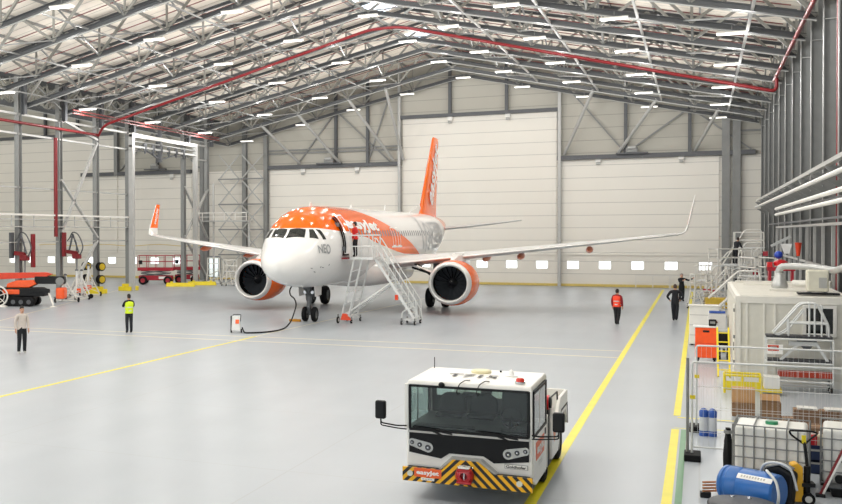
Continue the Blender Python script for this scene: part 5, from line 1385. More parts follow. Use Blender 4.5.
tag(MB().box(-37.2, -36.0, 79.3, 80.2, .0, .0).build('x', m_yel), 'x', 'x') if False else None
for (x_, y_, rz, L_) in ((-39.6, 77.1, .38, 2.5), (-38.9, 79.9, .38, 2.5)):
    g = thing('guard_block', 'low yellow guard block on the floor left of the far engine', 'guard block', (x_, y_, 0), rz, 'yellow guard blocks by the far wing')
    MB().hexa([(-L_/2, -.3, 0), (L_/2, -.3, 0), (L_/2, .3, 0), (-L_/2, .3, 0)], [(-L_/2+.1, -.2, .32), (L_/2-.1, -.2, .32), (L_/2-.1, .2, .32), (-L_/2+.1, .2, .32)]).build('block', m_yel, g, bevel=.03)
    for k in (-.3, .3): MB().box(k*L_-.1, k*L_+.1, -.22, .22, .32, .42).build('lifting_lug', m_yel, g)

# ================================================================== right side: site cabin
m_cab = mat('cabin_off_white', '#e3e0d7', .5, var=.03); m_cab2 = mat('cabin_panel', '#d8d5ca', .55, var=.03)
oc = thing('site_cabin', 'off-white portable office cabin against the right wall', 'cabin', (.97, 34.0, 0))
CW, CL, CHt = 3.0, 9.6, 2.6
MB().box(0.05, CW-.05, .05, CL-.05, .1, CHt-.12).build('wall_panels', m_cab2, oc)
b = MB()
for x_ in (0, CW-.14):
    for y_ in (0, CL-.14): b.box(x_, x_+.14, y_, y_+.14, 0, CHt)
for z_ in (0, CHt-.2):
    b.box(.14, CW-.14, .005, .12, z_, z_+.2); b.box(.14, CW-.14, CL-.12, CL-.005, z_, z_+.2); b.box(.005, .12, .14, CL-.14, z_, z_+.2); b.box(CW-.12, CW-.005, .14, CL-.14, z_, z_+.2)
b.build('frame', m_cab, oc)
b = MB(); b.box(.1, CW-.1, .1, CL-.1, CHt-.06, CHt-.02)
for k in range(24): b.box(.12, CW-.12, .2+k*.39, .34+k*.39, CHt-.02, CHt+.025)
b.build('roof_sheet', m_cab, oc)
for x_ in (.28, .72, 1.0, 1.02+1.75): MB().box(x_, x_+.045, .02, .055, .2, CHt-.2).build('panel_rib', m_cab, oc)
for k in range(10): MB().box(.015, .055, .5+k*.95, .56+k*.95, .2, CHt-.2).build('panel_rib', m_cab, oc)
cw = MB(); 
for (x0, x1, z0, z1) in ((1.72, 2.56, 1.48, 1.57), (1.72, 2.56, 2.29, 2.38), (1.72, 1.81, 1.57, 2.29), (2.47, 2.56, 1.57, 2.29)): cw.box(x0, x1, -.03, .05, z0, z1)
cw = cw.build('window_frame', m_white, oc, bevel=.008); MB().box(1.8, 2.48, .0, .02, 1.56, 2.3).build('window_glass', mat('dark_glazing', '#1d211f', .06, coat=.6), cw)
for z_ in (.55, 1.3, 2.1): MB().cyl((-.02, .5, z_), (-.02, .5, z_+.1), .03, 8).build('door_hinge', m_steel, oc)
MB().box(-.03, .0, .9, .95, .9, 1.15).build('door_handle', m_black, oc)
MB().box(-.012, .0, .55, 1.45, .15, 2.3).build('cabin_door', m_cab, oc)
# air conditioner and ducts on top
ac = thing('air_conditioner', 'cream air conditioning unit on the cabin roof', 'air conditioner', (3.1, 34.6, 2.66))
MB().box(-.5, .55, -.25, .3, 0, .05).build('base_tray', m_black, ac); MB().box(-.28, .28, -.22, .22, .08, .72).build('casing', mat('cream_casing', '#d8d4c2', .45), ac, bevel=.05)
MB().box(.02, .22, -.235, -.215, .2, .5).build('grille', m_tg, ac)
for k in (-.2, .2): MB().box(k-.04, k+.04, -.18, .18, .04, .09).build('foot', m_steel_dk, ac)
m_duct = mat('silver_duct', '#b9bab8', .3, metal=.5, var=.06)
b = MB(); b.tube(round_path([(2.4, 39.2, 2.66), (2.4, 39.2, 3.35), (3.3, 38.6, 3.35), (3.9, 38.0, 3.25), (4.1, 36.5, 3.45), (4.12, 33, 3.5), (4.12, 26, 3.5)], .25), .11, 14)
tag(b.build('air_duct', m_duct, smooth=True), 'silver ventilation duct bending across the cabin roof to the wall', 'duct')
b = MB(); b.lathe([(0, .2), (.08, .24), (.2, .22), (.5, .12)], (2.35, 38.0, 2.64), (0, 0, 1), 20); tag(b.build('duct_elbow', m_duct, smooth=40), 'fat silver duct cowl standing on the cabin roof', 'duct cowl')
b = MB(); b.tube([(2.7, 37.6, 2.85), (3.7, 37.2, 2.85)], .1, 12); tag(b.build('roof_tube', m_wtube, smooth=True), 'short white tube lying on the cabin roof', 'tube')
for k, (x_, y_, L_) in enumerate(((1.4, 40.5, 1.6), (2.0, 36.8, 1.2), (1.2, 42.3, 2.2))):
    tag(MB().box(x_, x_+L_, y_, y_+.25, 2.63, 2.7).build('roof_plank', m_cab), ('long pale plank at the far end of the cabin roof', 'short pale plank near the ducts on the cabin roof', 'pale plank over the far edge of the cabin roof')[k], 'plank')
# red pump frame by the wall beyond the cabin, with a blue motor
pf = thing('pump_skid', 'red framed pump with a blue motor above the cabin roof line by the right wall', 'pump', (3.0, 47.9, 0))
b = MB()
for sx in (-.4, .4): b.box(sx-.05, sx+.05, -.3, .3, 0, 3.0)
b.box(-.5, .5, -.35, .35, 2.9, 3.05); b.build('stand', m_sred, pf)
b = MB(); b.lathe([(0, .25), (.15, .27), (.25, .12)], (0, 0, 3.1), (0, 0, 1), 18); b.box(-.5, -.3, -.2, .2, 2.9, 3.25); b.box(.3, .5, -.2, .2, 2.9, 3.2); b.build('pump_body', mat('bright_red', '#d21c22'), pf, smooth=40)
MB().ball((-.08, -.05, 3.55), .16, 14, 10).build('motor', mat('motor_blue', '#2446b0', .4), pf, smooth=True)
b = MB(); b.bar((-.35, 0, 3.9), (.35, 0, 4.3), .12, .1); b.build('silver_arm', m_duct, pf)
b = MB(); b.prism([(.0, 4.0), (.4, 4.0), (.3, 3.6), (.12, 3.6)], 1, -.1, .1); b.build('hopper', m_alu, pf)
MB().cone((.62, -.05, 3.5), (.62, -.05, 4.05), .06, .13, 12).build('red_cone', m_rc, pf)
b = MB(); b.tube([(.62, -.05, 3.5), (.62, -.05, 0)], .03, 6); b.build('cone_post', m_steel, pf)

# white access stands in the back right corner
def big_stand(label, x, y, rz, h, w_=2.2, d_=1.3, m=None, red=True):
    s_ = wheeled_stand(label, x, y, rz, h=h, w_=w_, d_=d_, steps=9, name='access_platform', m=m or m_wtube, rail=1.05, cat='platform')
    if red:
        MB().box(-w_/2-.05, -w_/2+.05, -d_/2, d_/2, .8, 1.0).build('red_beam', m_sred, s_); MB().box(w_/2-.25, w_/2+.05, -d_/2-.03, -d_/2+.05, h-.5, h-.2).build('red_panel', m_sred, s_)
        MB().box(-.1, .25, -d_/2-.06, -d_/2-.02, h*.55, h*.55+.35).build('black_plate', m_black, s_)
    return s_
big_stand('tallest white access platform in the back right corner', 3.0, 77.6, -.1, 3.4)
big_stand('white access platform in front of the tallest one at the back right', 1.7, 70.0, .5, 2.4, 2.6)
big_stand('white access platform with black plate left of the cabin roof', 2.9, 64.5, -1.2, 2.0, 2.4)
wheeled_stand('small white step stand nearest the yellow line at the back right', .25, 74.6, 1.2, h=1.3, w_=1.1)
wheeled_stand('low white step stand with crossed legs beside the yellow base', .1, 66.6, .4, h=1.0, w_=1.2)
ys = thing('yellow_plinth', 'yellow base frame under the white stands at the back right', 'base', (1.2, 66.0, 0), .1)
MB().box(-.9, 1.2, -.4, .4, .1, .7).build('box', mat('ochre_yellow', '#cfae3a', .5), ys, bevel=.03)
for sx in (-.7, 1.0): MB().box(sx-.1, sx+.1, -.35, .35, 0, .1).build('foot', m_black, ys)
pr = person('person in dark clothes leaning on the white platform in the back right corner', 2.05, 73.2, toward_cam(2.0, 73, PI-.6), 1, cloth('dark_coat', '#202126'), m_trou, m_hair_d, m_shoe_d, z=2.45, lean=.5, h=1.7,
       arms=[[(-.19, 0, 1.42), (-.22, -.3, 1.2), (-.18, -.5, 1.05)], [(.19, 0, 1.42), (.22, -.3, 1.2), (.18, -.5, 1.05)]])
tag(MB().box(1.4, 2.7, 72.7, 73.7, 2.38, 2.45).build('platform_board', m_alu), 'silver board under the leaning person in the back right corner', 'board')
tag(MB().cyl((1.5, 72.8, 0), (1.5, 72.8, 2.38), .04, 8).cyl((2.6, 72.8, 0), (2.6, 72.8, 2.38), .04, 8).cyl((1.5, 73.6, 0), (1.5, 73.6, 2.38), .04, 8).cyl((2.6, 73.6, 0), (2.6, 73.6, 2.38), .04, 8).build('trestle', m_wtube), 'white four-legged trestle holding the board in the back right corner', 'trestle')
# low rail barrier along the back wall
for k, (x0, x1) in enumerate(((-4.6, -2.1), (-2.05, .4))):
    r_ = thing('barrier_rail', ('pale low barrier rail on the left by the back wall, behind the pointing person', 'pale low barrier rail on the right by the back wall')[k], 'barrier', (x0, 88.8, 0))
    MB().box(0, x1-x0, 0, .05, 1.0, 1.06).build('top_rail', m_wtube, r_); MB().box(0, x1-x0, 0, .05, .5, .54).build('mid_rail', m_wtube, r_)
    for q in (0, (x1-x0)/2, x1-x0-.05): MB().box(q, q+.06, 0, .06, 0, 1.03).build('post', m_wtube, r_)

# cabinets left of the cabin
wc = thing('white_cabinet', 'tall white cabinet with a blue strip behind the orange cabinet', 'cabinet', (.2, 45.2, 0))
MB().box(-.55, .5, -.3, .3, .05, 1.55).build('body', m_white, wc, bevel=.02); MB().box(-.6, .55, -.35, .35, 1.55, 1.6).build('top', m_wtube, wc)
for z_ in (.4, .8, 1.2): MB().box(-.53, .48, -.312, -.3, z_, z_+.02).build('drawer_line', m_tg, wc)
for sx in (-.45, .4): MB().box(sx-.05, sx+.05, -.25, .25, 0, .05).build('foot', m_black, wc)
wb = thing('tool_trolley', 'white trolley with blue handle tray and brown wheel guard next to the cabin door', 'trolley', (.62, 43.0, 0))
MB().box(-.3, .28, -.4, .4, .15, 1.45).build('body', mat('pale_grey_paint', '#cfcfcd', .4), wb, bevel=.02)
MB().box(-.28, .26, -.41, -.2, 1.46, 1.54).build('blue_tray', mat('tray_blue', '#2a4fa0', .4), wb)
b = MB(); b.tube([(.05+.36*math.cos(t), -.44, .7+.45*math.sin(t)) for t in [PI*.55+k*PI*.9/12 for k in range(13)]], .05, 8); b.build('brown_guard', mat('brown_rubber', '#5e3b32', .6), wb, smooth=True)
for sx in (-.25, .22):
    for sy in (-.3, .3): castor(wb, sx, sy, .07)
ob = thing('orange_cabinet', 'bright orange tool cabinet on castors with a black handle slot', 'cabinet', (.22, 39.2, 0))
MB().box(-.34, .34, -.3, .3, .18, 1.22).build('body', mat('cabinet_orange', '#f4540e', .35, coat=.2), ob, bevel=.02)
MB().box(-.4, .36, -.33, .33, 1.22, 1.26).build('top', m_alu, ob, bevel=.01); MB().box(-.1, .1, -.315, -.29, 1.06, 1.13).build('handle_slot', m_black, ob, bevel=.01)
MB().box(-.34, .34, -.31, -.29, .68, .695).build('door_gap', m_rc, ob)
for sx in (-.26, .26):
    MB().box(sx-.06, sx+.06, -.3, -.18, .12, .2).build('corner_foot', m_black, ob)
    for sy in (-.22, .22): castor(ob, sx, sy, .07)
bb = thing('black_box', 'small black box sitting on the orange cabinet', 'box', (.42, 39.3, 1.26)); MB().box(-.12, .12, -.12, .12, 0, .22).build('case', m_black, bb, bevel=.02); MB().box(-.08, .08, -.13, -.12, .08, .16).build('lid_catch', m_steel, bb)
bs = thing('black_trolley', 'low black trolley between the orange cabinet and the site cabin', 'trolley', (.78, 40.6, 0))
MB().box(-.16, .16, -.4, .4, .5, .95).build('body', m_black, bs, bevel=.04); MB().box(-.16, .16, -.42, .42, .95, .99).build('top', m_steel, bs)
for sx in (-.12, .12):
    for sy in (-.3, .3): castor(bs, sx, sy, .08)
    MB().box(sx-.02, sx+.02, -.35, -.31, .15, .5).build('leg', m_black, bs)
# yellow ladder and frame
yl = thing('step_ladder', 'yellow step ladder leaning toward the site cabin behind the mesh fence', 'ladder', (.72, 36.3, 0))
for x_ in (-.18, .14): MB().bar((x_, -.95, .02), (x_-.02, .05, 1.45), .05, .08).build('stile', m_yel, yl)
for k in range(5): MB().box(-.18, .14, -.85+k*.19, -.75+k*.19, .2+k*.27, .23+k*.27).build('tread', m_yel, yl)
for x_ in (-.18, .14): MB().bar((x_, .6, .02), (x_, .05, 1.42), .035).build('rear_leg', m_alu, yl)
yf = thing('yellow_stillage', 'low yellow metal stillage on the floor behind the mesh fence', 'stillage', (1.0, 32.3, 0))
b = MB()
for z_ in (.12, .5): b.tube([(-.35, -.3, z_), (.55, -.3, z_), (.55, .3, z_), (-.35, .3, z_)], .035, 6, closed=True)
for sx in (-.35, .1, .55):
    for sy in (-.3, .3): b.tube([(sx, sy, 0), (sx, sy, .5)], .035, 6)
b.build('frame', m_yel, yf, smooth=True); MB().box(-.35, .55, -.33, -.28, .12, .34).build('side_plate', m_yel, yf); MB().box(.62, 1.0, -.3, .25, .18, .5).build('white_carton', m_white, yf) ; MB().box(.58, 1.05, -.33, .3, .08, .17).build('yellow_rail', m_yel, yf)

# maintenance trolley with dark planks
m_plank = mat('dark_grey_planks', '#3c3d41', .6, var=.15); m_rust = mat('red_brown_beam', '#a8381f', .5, var=.1)
tr = thing('maintenance_trolley', 'two-deck steel trolley with dark planks and red beam in front of the cabin window', 'trolley', (1.72, 32.9, 0))
TW, TD = 1.62, .62
for z_, lab in ((1.52, 'upper'), (.84, 'lower')):
    for k in range(9): MB().box(.0+k*.18, .17+k*.18, 0, TD, z_, z_+.05).build('plank', m_plank, tr)
b = MB()
for x_ in (0, TW):
    for y_ in (0, TD): b.tube([(x_, y_, .2), (x_, y_, 1.5)], .025, 6)
for z_ in (.3, .82, 1.48):
    b.tube([(0, 0, z_), (TW, 0, z_), (TW, TD, z_), (0, TD, z_)], .028, 6, closed=True)
b.bar((.35, .1, .88), (.75, .1, 1.3), .07); b.bar((1.5, .1, .88), (1.2, .1, 1.4), .07); b.bar((.55, .2, 1.35), (1.25, .2, 1.35), .12)
b.cyl((.0, .3, .16), (TW, .3, .16), .03, 8)
b.build('frame', m_alu, tr, smooth=30)
b = MB(); b.prism([(.75, 1.44), (1.25, 1.44), (1.08, 1.2), (.92, 1.2)], 1, .2, .4); b.build('bracket', m_steel_dk, tr)
MB().box(.28, TW-.02, -.02, .1, .42, .6).build('red_beam', m_rust, tr, bevel=.01)
MB().box(.02, .4, -.03, -.01, 1.05, 1.32).build('sign_plate', m_wlet, tr); MB().box(.03, .3, -.036, -.03, 1.14, 1.3).build('red_label', mat('label_red', '#cf4a2c', .5), tr); MB().box(.08, .25, -.04, -.036, 1.18, 1.26).build('grey_label', m_tg, tr)
for x_ in (.05, TW-.05):
    for y_ in (.05, TD-.05): castor(tr, x_, y_, .09)
rs = thing('guard_rail_frame', 'silver bent-tube guard rail frame standing on the upper deck of the plank trolley', 'rail frame', (2.02, 33.0, 1.57))
for y_ in (0, .45):
    b = MB(); b.tube(round_path([(-.12, y_, .06), (.55, y_, .92), (.95, y_, .92), (1.22, y_, .3), (1.22, y_, 0)], .12), .027, 8); b.tube(round_path([(-.12, y_, .06), (0, y_, .0), (.2, y_, .12), (.62, y_, .72)], .06), .022, 8)
    b.tube([(.25, y_, .0), (.25, y_, .48)], .025, 8); b.tube([(.25, y_, .36), (1.2, y_, .36)], .03, 8); b.build('side_rail', m_alu, rs, smooth=True)
b = MB()
for x_, z_ in ((.75, .92), (.88, .92), (1.05, .85)): b.tube([(x_, 0, z_), (x_, 0, 0)], .025, 8); b.tube([(x_, 0, z_), (x_, .45, z_)], .02, 8)
b.build('upright', m_alu, rs, smooth=True)

# ================================================================== mesh fences
def fence(label, x0, y, n, w_=2.4, h=1.93):
    f_ = thing('mesh_fence', label, 'fence', (x0, y, 0))
    for k in range(n):
        b = MB(); a = k*(w_+.06)
        b.tube(round_path([(a, 0, .1), (a, 0, h), (a+w_, 0, h), (a+w_, 0, .1)], .06), .021, 8); b.tube([(a, 0, .25), (a+w_, 0, .25)], .018, 6); b.build('panel_frame', m_alu, f_, smooth=True)
        b = MB(); m_ = int(w_/.1)
        for q in range(1, m_): b.bar((a+q*w_/m_, 0, .2), (a+q*w_/m_, 0, h), .004)
        for z_ in (.55, 1.0, 1.45): b.bar((a, 0, z_), (a+w_, 0, z_), .007)
        b.build('wire_mesh', m_alu, f_)
        for q in (a,):
            MB().box(q-.14, q+.16, -.28, .3, 0, .13).build('rubber_foot', m_rubber, f_, bevel=.02)
    b = MB()
    for z_ in (1.2,): b.box(-.04, .06, -.03, .03, z_, z_+.07)
    b.build('coupler', m_yel, f_)
    return f_
fence('nearer mesh fence with black rubber feet, in front of the plank trolley', -.12, 22.35, 1, 3.5); fence('farther mesh fence just behind the near one', -.05, 25.6, 1, 3.7)
MB_ = MB(); MB_.tube([(-.2, 22.4, .0), (-.2, 22.4, 2.0)], .028, 8); tag(MB_.build('fence_post', m_steel, smooth=True), 'single grey post standing beside the near fence end', 'post')

# cartons
m_card = mat('cardboard', '#c69a6a', .8, var=.06, scale=8); m_card_d = mat('brown_cardboard', '#8a6a4c', .85, var=.08, scale=8); m_wood = mat('plywood_brown', '#7c5f49', .8, var=.12, scale=5)
def carton(label, x, y, z, w_, d_, h, rz, m, open_=False, tape=False):
    c = thing('cardboard_box' if m != m_wood else 'wooden_crate', label, 'box' if m != m_wood else 'crate', (x, y, z), rz)
    if open_:
        b = MB(); b.box(-w_/2, w_/2, -d_/2, d_/2, 0, .02); b.box(-w_/2, -w_/2+.015, -d_/2, d_/2, 0, h); b.box(w_/2-.015, w_/2, -d_/2, d_/2, 0, h); b.box(-w_/2, w_/2, -d_/2, -d_/2+.015, 0, h); b.box(-w_/2, w_/2, d_/2-.015, d_/2, 0, h); b.build('body', m, c)
        MB().hexa([(-w_/2, d_/2, h-.01), (w_/2, d_/2, h-.01), (w_/2, d_/2+.01, h-.01), (-w_/2, d_/2+.01, h-.01)], [(-w_/2, d_/2+.1, h+.14), (w_/2, d_/2+.1, h+.14), (w_/2, d_/2+.11, h+.14), (-w_/2, d_/2+.11, h+.14)]).build('flap', m_card, c)
        MB().box(-w_/2+.02, w_/2-.02, -d_/2+.02, d_/2-.02, .02, h*.6).build('black_contents', m_black, c)
    else:
        MB().box(-w_/2, w_/2, -d_/2, d_/2, 0, h).build('body', m, c, bevel=.008); MB().box(-w_/2-.003, w_/2+.003, -.03, .03, h-.1, h+.004).build('tape', m_card if m == m_card_d else mat('packing_tape', '#b08a5c', .4), c)
    return c
carton('lower brown carton of the stack behind the left tank', .98, 28.2, 0, .5, .42, .33, 0, m_card_d)
carton('upper tan carton with a slanting lid behind the left tank', .98, 28.3, .33, .5, .42, .34, 0, m_card)
carton('open brown box with black contents beside the carton stack', 1.55, 27.9, 0, .42, .4, .42, 0, m_card_d, True)
for k, (x_, y_, z_, w_, d_, h_, l_) in enumerate(((2.2, 26.9, 0, .5, .45, .45, 'brown wooden crate left of the crate group behind the tanks'), (2.75, 27.1, 0, .5, .45, .42, 'middle wooden crate of the group behind the tanks'), (3.2, 27.0, 0, .42, .5, .85, 'tall wooden crate at the right edge behind the tanks'),
       (2.35, 25.1, 0, .75, .6, .38, 'low wooden crate between the two caged tanks'), (1.9, 27.0, .0, .3, .4, .22, 'small dark wooden crate beside the brown crates'))):
    carton(l_, x_, y_, z_, w_, d_, h_, .05*k, m_wood)
tag(MB().box(1.62, 2.5, 25.4, 25.6, .0, .12).build('timber_beam', m_wood), 'dark timber beam lying on the floor behind the left tank', 'beam')
for x_, y_, z_, l_ in ((2.22, 26.9, .45, 'white carton on the left wooden crate'), (2.78, 27.1, .42, 'white cloth bundle on the middle wooden crate')):
    c = thing('white_carton', l_, 'carton', (x_, y_, z_)); MB().box(-.2, .2, -.18, .18, 0, .05).build('body', m_white, c, bevel=.01); MB().box(-.14, .1, -.19, -.17, .01, .04).build('label', m_tg, c)

# IBC tanks
m_poly = mat('translucent_white_plastic', '#efeee8', .35, var=.02, spec=.4)
m_cage = mat('dull_cage_steel', '#8f9190', .4, metal=.3, var=.05)
def ibc(label, x, y, rz, cap='#2a8a5e'):
    t_ = thing('ibc_tank', label, 'liquid container', (x, y, 0), rz)
    W_, D_, H_ = 1.16, 1.05, 1.1
    b = MB()
    for k in (-1, 0, 1):
        b.box(k*.46-.07, k*.46+.07, -D_/2, D_/2, 0, .1)
    b.box(-W_/2, W_/2, -D_/2, D_/2, .1, .14); b.build('pallet', m_black, t_)
    MB().box(-W_/2+.03, W_/2-.03, -D_/2+.03, D_/2-.03, .14, H_-.02).build('bottle', m_poly, t_, bevel=.06, seg=4)
    lid = MB().cyl((0, -.02, H_-.03), (0, -.02, H_+.03), .1, 20).build('cap', mat('green_cap', cap, .4), t_)
    b = MB()
    for z_ in (.16, .35, .54, .73, .92, H_): b.tube([(-W_/2, -D_/2, z_), (W_/2, -D_/2, z_), (W_/2, D_/2, z_), (-W_/2, D_/2, z_)], .013, 6, closed=True)
    for k in range(8):
        q = -W_/2+W_*k/7
        for sy in (-1, 1): b.tube([(q, sy*D_/2, .12), (q, sy*D_/2, H_)], .013, 6)
    for k in range(1, 6):
        q = -D_/2+D_*k/6
        for sx in (-1, 1): b.tube([(sx*W_/2, q, .12), (sx*W_/2, q, H_)], .010, 6)
    for q in (-.25, .25): b.tube([(q, -D_/2, H_+.01), (q, D_/2, H_+.01)], .012, 6)
    b.build('cage', m_cage, t_, smooth=True)
    MB().cyl((-.3, -D_/2-.05, .24), (-.3, -D_/2+.05, .24), .07, 14).build('outlet_valve', m_black, t_)
    return t_
ibc('left caged white liquid tank with a green cap', 1.17, 20.72, -.1); ibc('right caged white liquid tank, cut by the picture edge', 2.53, 21.0, -.1, '#d8d4cc')
# black sack left of the tank
bk = thing('black_sack', 'slumped black sack standing against the left side of the tank', 'sack', (.5, 21.6, 0))
b = MB(); rings = []
for z_, r_ in ((0, .1), (.08, .13), (.3, .12), (.55, .1), (.7, .06), (.8, .07)): rings.append([(r_*.6*math.cos(q)+.015*math.sin(3*q+z_*5), r_*math.sin(q)*.9, z_) for q in [2*PI*k/14 for k in range(14)]])
b.loft(rings); b.build('bag', m_rubber, bk, smooth=True); MB().cyl((0, 0, .7), (0, 0, .76), .075, 12).build('tie', m_steel, bk)
# wrapped blue and white rolls
for k, (x_, l_) in enumerate(((.1, 'left of two wrapped rolls with blue tops behind the fence'), (.27, 'right of two wrapped rolls with blue tops behind the fence'))):
    r_ = thing('wrapped_roll', l_, 'roll', (x_, 25.05, 0))
    MB().cyl((0, 0, .12), (0, 0, .42), .09, 16).build('white_sleeve', mat('clear_wrap', '#c9ccd2', .3), r_, smooth=40)
    MB().cyl((0, 0, 0), (0, 0, .12), .092, 16).build('blue_base', mat('roll_blue', '#2b55a8', .4), r_, smooth=40)
    MB().lathe([(0, .09), (.12, .095), (.18, .05), (.2, .001)], (0, 0, .42), (0, 0, 1), 16).build('blue_top', mat('roll_blue', '#2b55a8'), r_, smooth=40)

# pallet jack
m_jy = mat('pallet_jack_yellow', '#efb318', .35, var=.04, coat=.2)
pj = thing('pallet_jack', 'yellow and black hand pallet truck with upright handle in front of the left tank', 'pallet truck', (1.5, 19.25, 0), .12)
MB().prism([(-.2, .04), (.04, .04), (.07, .1), (.06, .62), (-.02, .68), (-.1, .66)], 1, .1, .34).build('yellow_body', m_jy, pj, bevel=.02)
for sy in (.02, .38): MB().box(-1.2, -.1, sy, sy+.14, .06, .12).build('fork', m_jy, pj, bevel=.01)
b = MB(); b.cyl((.14, .22, .2), (.14, .22, .62), .05, 14); b.build('pump', m_black, pj, smooth=40)
MB().box(.04, .24, .1, .34, .3, .36).build('pump_bracket', m_black, pj)
b = MB(); b.tube([(.16, .22, .45), (.1, .22, 1.02)], .024, 10); b.build('handle_shaft', m_black, pj, smooth=True)
b = MB(); b.tube(round_path([(.1, .22, .98), (-.1, .2, 1.13), (-.13, .2, 1.2), (.2, .24, 1.2), (.31, .25, 1.17), (.22, .24, 1.1), (.1, .22, .98)], .05), .016, 8); b.build('handle_loop', m_black, pj, smooth=True)
MB().box(.06, .12, .2, .24, 1.0, 1.13).build('release_lever', m_yel, pj)
for sy in (.12, .3): 
    w_ = MB().cyl((.14, sy-.03, .1), (.14, sy+.03, .1), .1, 18).build('steer_wheel', m_rubber, pj, smooth=40); MB().cyl((.14, sy-.034, .1), (.14, sy+.034, .1), .055, 14).build('hub', m_wtube, w_)
for sy in (.09, .45): MB().cyl((-1.05, sy-.03, .04), (-1.05, sy+.03, .04), .04, 12).build('load_roller', m_rubber, pj)
# blue drum on its side, lid sheet in front
m_blue = mat('drum_blue', '#2d6db8', .35, var=.05, coat=.2)
dm = thing('plastic_drum', 'blue plastic drum lying on its side with a white label at the bottom edge', 'drum', (.78, 18.95, .3), -.52)
prof = [(-.45, .01), (-.45, .26), (-.42, .295), (-.38, .3), (-.36, .285), (-.33, .285), (-.31, .3), (-.15, .3), (-.13, .288), (-.1, .3), (.3, .3), (.42, .29), (.45, .26), (.45, .01)]
MB().lathe(prof, (0, 0, 0), (1, 0, 0), 36, cap=False).build('shell', m_blue, dm, smooth=35)
b = MB(); b.loft([[(-.12+.56*u, -.303*math.cos(t), .303*math.sin(t)) for t in (.62, .7, .78, .86, .94)] for u in [k/4 for k in range(5)]], caps=False, closed=False); lb = b.build('white_label', m_wlet, dm)
for q in range(9):
    b = MB(); u0 = -.06+q*.045; b.loft([[(u, -.306*math.cos(t), .306*math.sin(t)) for t in (.72, .79, .86)] for u in (u0, u0+.028)], caps=False, closed=False); b.build('faded_print', mat('faded_ink', '#c3bfb8', .5), lb)
b = MB(); b.tube(smooth_path([(.2, .1, .3), (.32, -.12, .34), (.5, -.22, .22), (.56, -.25, 0), (.5, -.2, -.2)]), .022, 8); b.build('grey_hose', m_alu, dm, smooth=True)
for k, sx in enumerate((-.3, .28)):
    tag(MB().prism([(.72+sx-.12, 0), (.72+sx+.12, 0), (.72+sx+.06, .015), (.72+sx-.06, .015)], 1, 18.7, 19.25).build('drum_cradle', m_wood), ('timber batten under the left end of the blue drum', 'timber batten under the right end of the blue drum')[k], 'batten')
bx = thing('battery_case', 'black and grey moulded case resting behind the blue drum', 'case', (1.2, 19.25, 0), -.4); MB().prism([(-.22, 0), (.2, 0), (.26, .55), (.05, .66), (-.2, .6)], 1, -.14, .12).build('body', m_black, bx, bevel=.05); MB().prism([(-.16, .6), (.04, .67), (.2, .6), (.2, .62), (.04, .69), (-.16, .62)], 1, -.12, .1).build('grey_lid', m_steel, bx)
MB().tube(smooth_path([(-.26, -.1, .3), (-.2, -.16, .62), (0, -.18, .72), (.22, -.16, .64), (.3, -.1, .3)]), .02, 8).build('silver_loop', m_alu, bx, smooth=True)
tp = MB(); P = []
tpo = thing('round_cover', 'wide dark grey round lid with two bolts at the bottom edge of the picture', 'lid', (.62, 17.85, .0))
MB().lathe([(0, .5), (.26, .5), (.3, .47), (.31, .44), (.31, .001)], (0, 0, 0), (0, 0, 1), 36).build('disc', mat('charcoal_plastic', '#3d4044', .5, var=.08), tpo, smooth=40)
for sx in (-.14, .1): MB().lathe([(0, .035), (.02, .03), (.025, .001)], (sx, .28, .31), (0, 0, 1), 12).build('bolt', m_chrome, tpo)
sk = thing('copper_bundle', 'bundle of copper-coloured rods beside the left end of the drum', 'rods', (.16, 19.3, 0), .1)
for k in range(4): MB().cyl((-.1, -.05, .1+.05*k), (.12, .05, .1+.05*k), .018, 8).build('rod', mat('copper_rod', '#c8875a', .4), sk)
MB().box(-.14, .02, -.12, .02, 0, .09).build('black_holder', m_black, sk)
# crates and canisters between the tanks
m_navy = mat('navy_crate', '#1f2f52', .5)
for k in range(2):
    c = thing('plastic_crate', ('lower navy blue crate between the tanks', 'upper navy blue crate between the tanks')[k], 'crate', (1.98, 22.15, k*.24)); b = MB(); b.box(-.15, .15, -.2, .2, 0, .02); b.box(-.15, .15, -.2, -.18, 0, .22); b.box(-.15, .15, .18, .2, 0, .22); b.box(-.15, -.13, -.2, .2, 0, .22); b.box(.13, .15, -.2, .2, 0, .22); b.build('body', m_navy, c); MB().box(-.15, .15, -.205, -.2, .18, .215).build('rim', m_tg, c)
for x_, y_, col_, l_ in ((1.93, 22.6, '#c4202a', 'red canister between the two tanks'), (2.06, 22.65, '#d9cbb0', 'beige canister between the two tanks')):
    c = thing('canister', l_, 'canister', (x_, y_, 0)); MB().box(-.1, .1, -.08, .08, 0, .62).build('body', mat('canister_'+l_.split()[0], col_, .4), c, bevel=.03); MB().cyl((.03, 0, .62), (.03, 0, .68), .025, 10).build('cap', m_wlet, c); MB().tube([(-.07, 0, .6), (-.05, 0, .67), (.0, 0, .6)], .012, 6).build('handle', m_wlet, c)
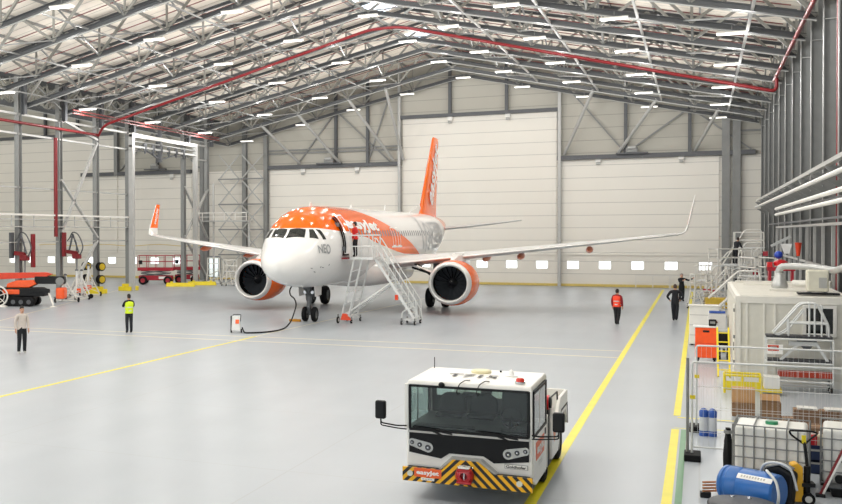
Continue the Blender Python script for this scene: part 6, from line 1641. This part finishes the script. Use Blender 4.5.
# leaning red and white pole with black foot
rp = thing('marker_pole', 'red and white pole leaning on a small black foot near the right tank', 'pole', (1.86, 20.1, 0))
MB().box(-.07, .07, -.07, .07, 0, .05).build('foot', m_black, rp, bevel=.01); MB().cyl((0, 0, .05), (.62, .1, 1.5), .02, 8).build('red_tube', m_red, rp, smooth=True); MB().cyl((.04, 0, .05), (.66, .1, 1.5), .02, 8).build('white_tube', m_wlet, rp, smooth=True)
for x_, y_, l_ in ((2.2, 20.25, 'black tub in front of the right tank'),):
    c = thing('black_tub', l_, 'tub', (x_, y_, 0)); MB().hexa([(-.16, -.1, 0), (.2, -.1, 0), (.2, .1, 0), (-.16, .1, 0)], [(-.2, -.14, .16), (.24, -.14, .16), (.24, .14, .16), (-.2, .14, .16)]).build('body', m_black, c, bevel=.02); MB().box(-.21, .25, -.15, .15, .16, .18).build('rim', m_steel_dk, c)
# more white access gear crowding the back right corner
def slanted_rail(label, x, y, rz, L_, h):
    s_ = thing('rolling_stair', label, 'stairs', (x, y, 0), rz)
    b = MB()
    for sy in (-.4, .4):
        b.tube(round_path([(0, sy, .15), (L_, sy, h), (L_+.9, sy, h)], .15), .05, 6)
        b.tube(round_path([(-.05, sy, 1.0), (L_-.05, sy, h+.95), (L_+.95, sy, h+.95), (L_+.95, sy, .15)], .2), .04, 6)
        b.tube([(L_*.5, sy, h*.5), (L_*.5, sy, .15), (L_+.9, sy, .15)], .04, 6); b.tube([(0, sy, .15), (L_+.9, sy, .15)], .04, 6); b.tube([(L_*.5, sy, .15), (L_+.9, sy, h)], .035, 6)
    b.build('side_frame', m_wtube, s_, smooth=True)
    for k in range(8):
        t_ = (k+.5)/8; MB().box(L_*t_-.1, L_*t_+.1, -.38, .38, h*t_-.02, h*t_+.02).build('tread', m_alu, s_)
    MB().box(L_, L_+.9, -.4, .4, h-.05, h).build('platform', m_alu, s_)
    for sx in (.1, L_+.8):
        for sy in (-.4, .4): castor(s_, sx, sy, .1)
    return s_
slanted_rail('white rolling stair rising to the right at the back right, nearest the small step stand', .3, 80.2, 0.0, 1.6, 2.2)
slanted_rail('white rolling stair in the middle of the group behind the site cabin', .5, 60.4, .0, 1.4, 1.5)
slanted_rail('highest white rolling stair at the right wall in the back corner', .9, 82.5, 0.0, 2.1, 3.7)
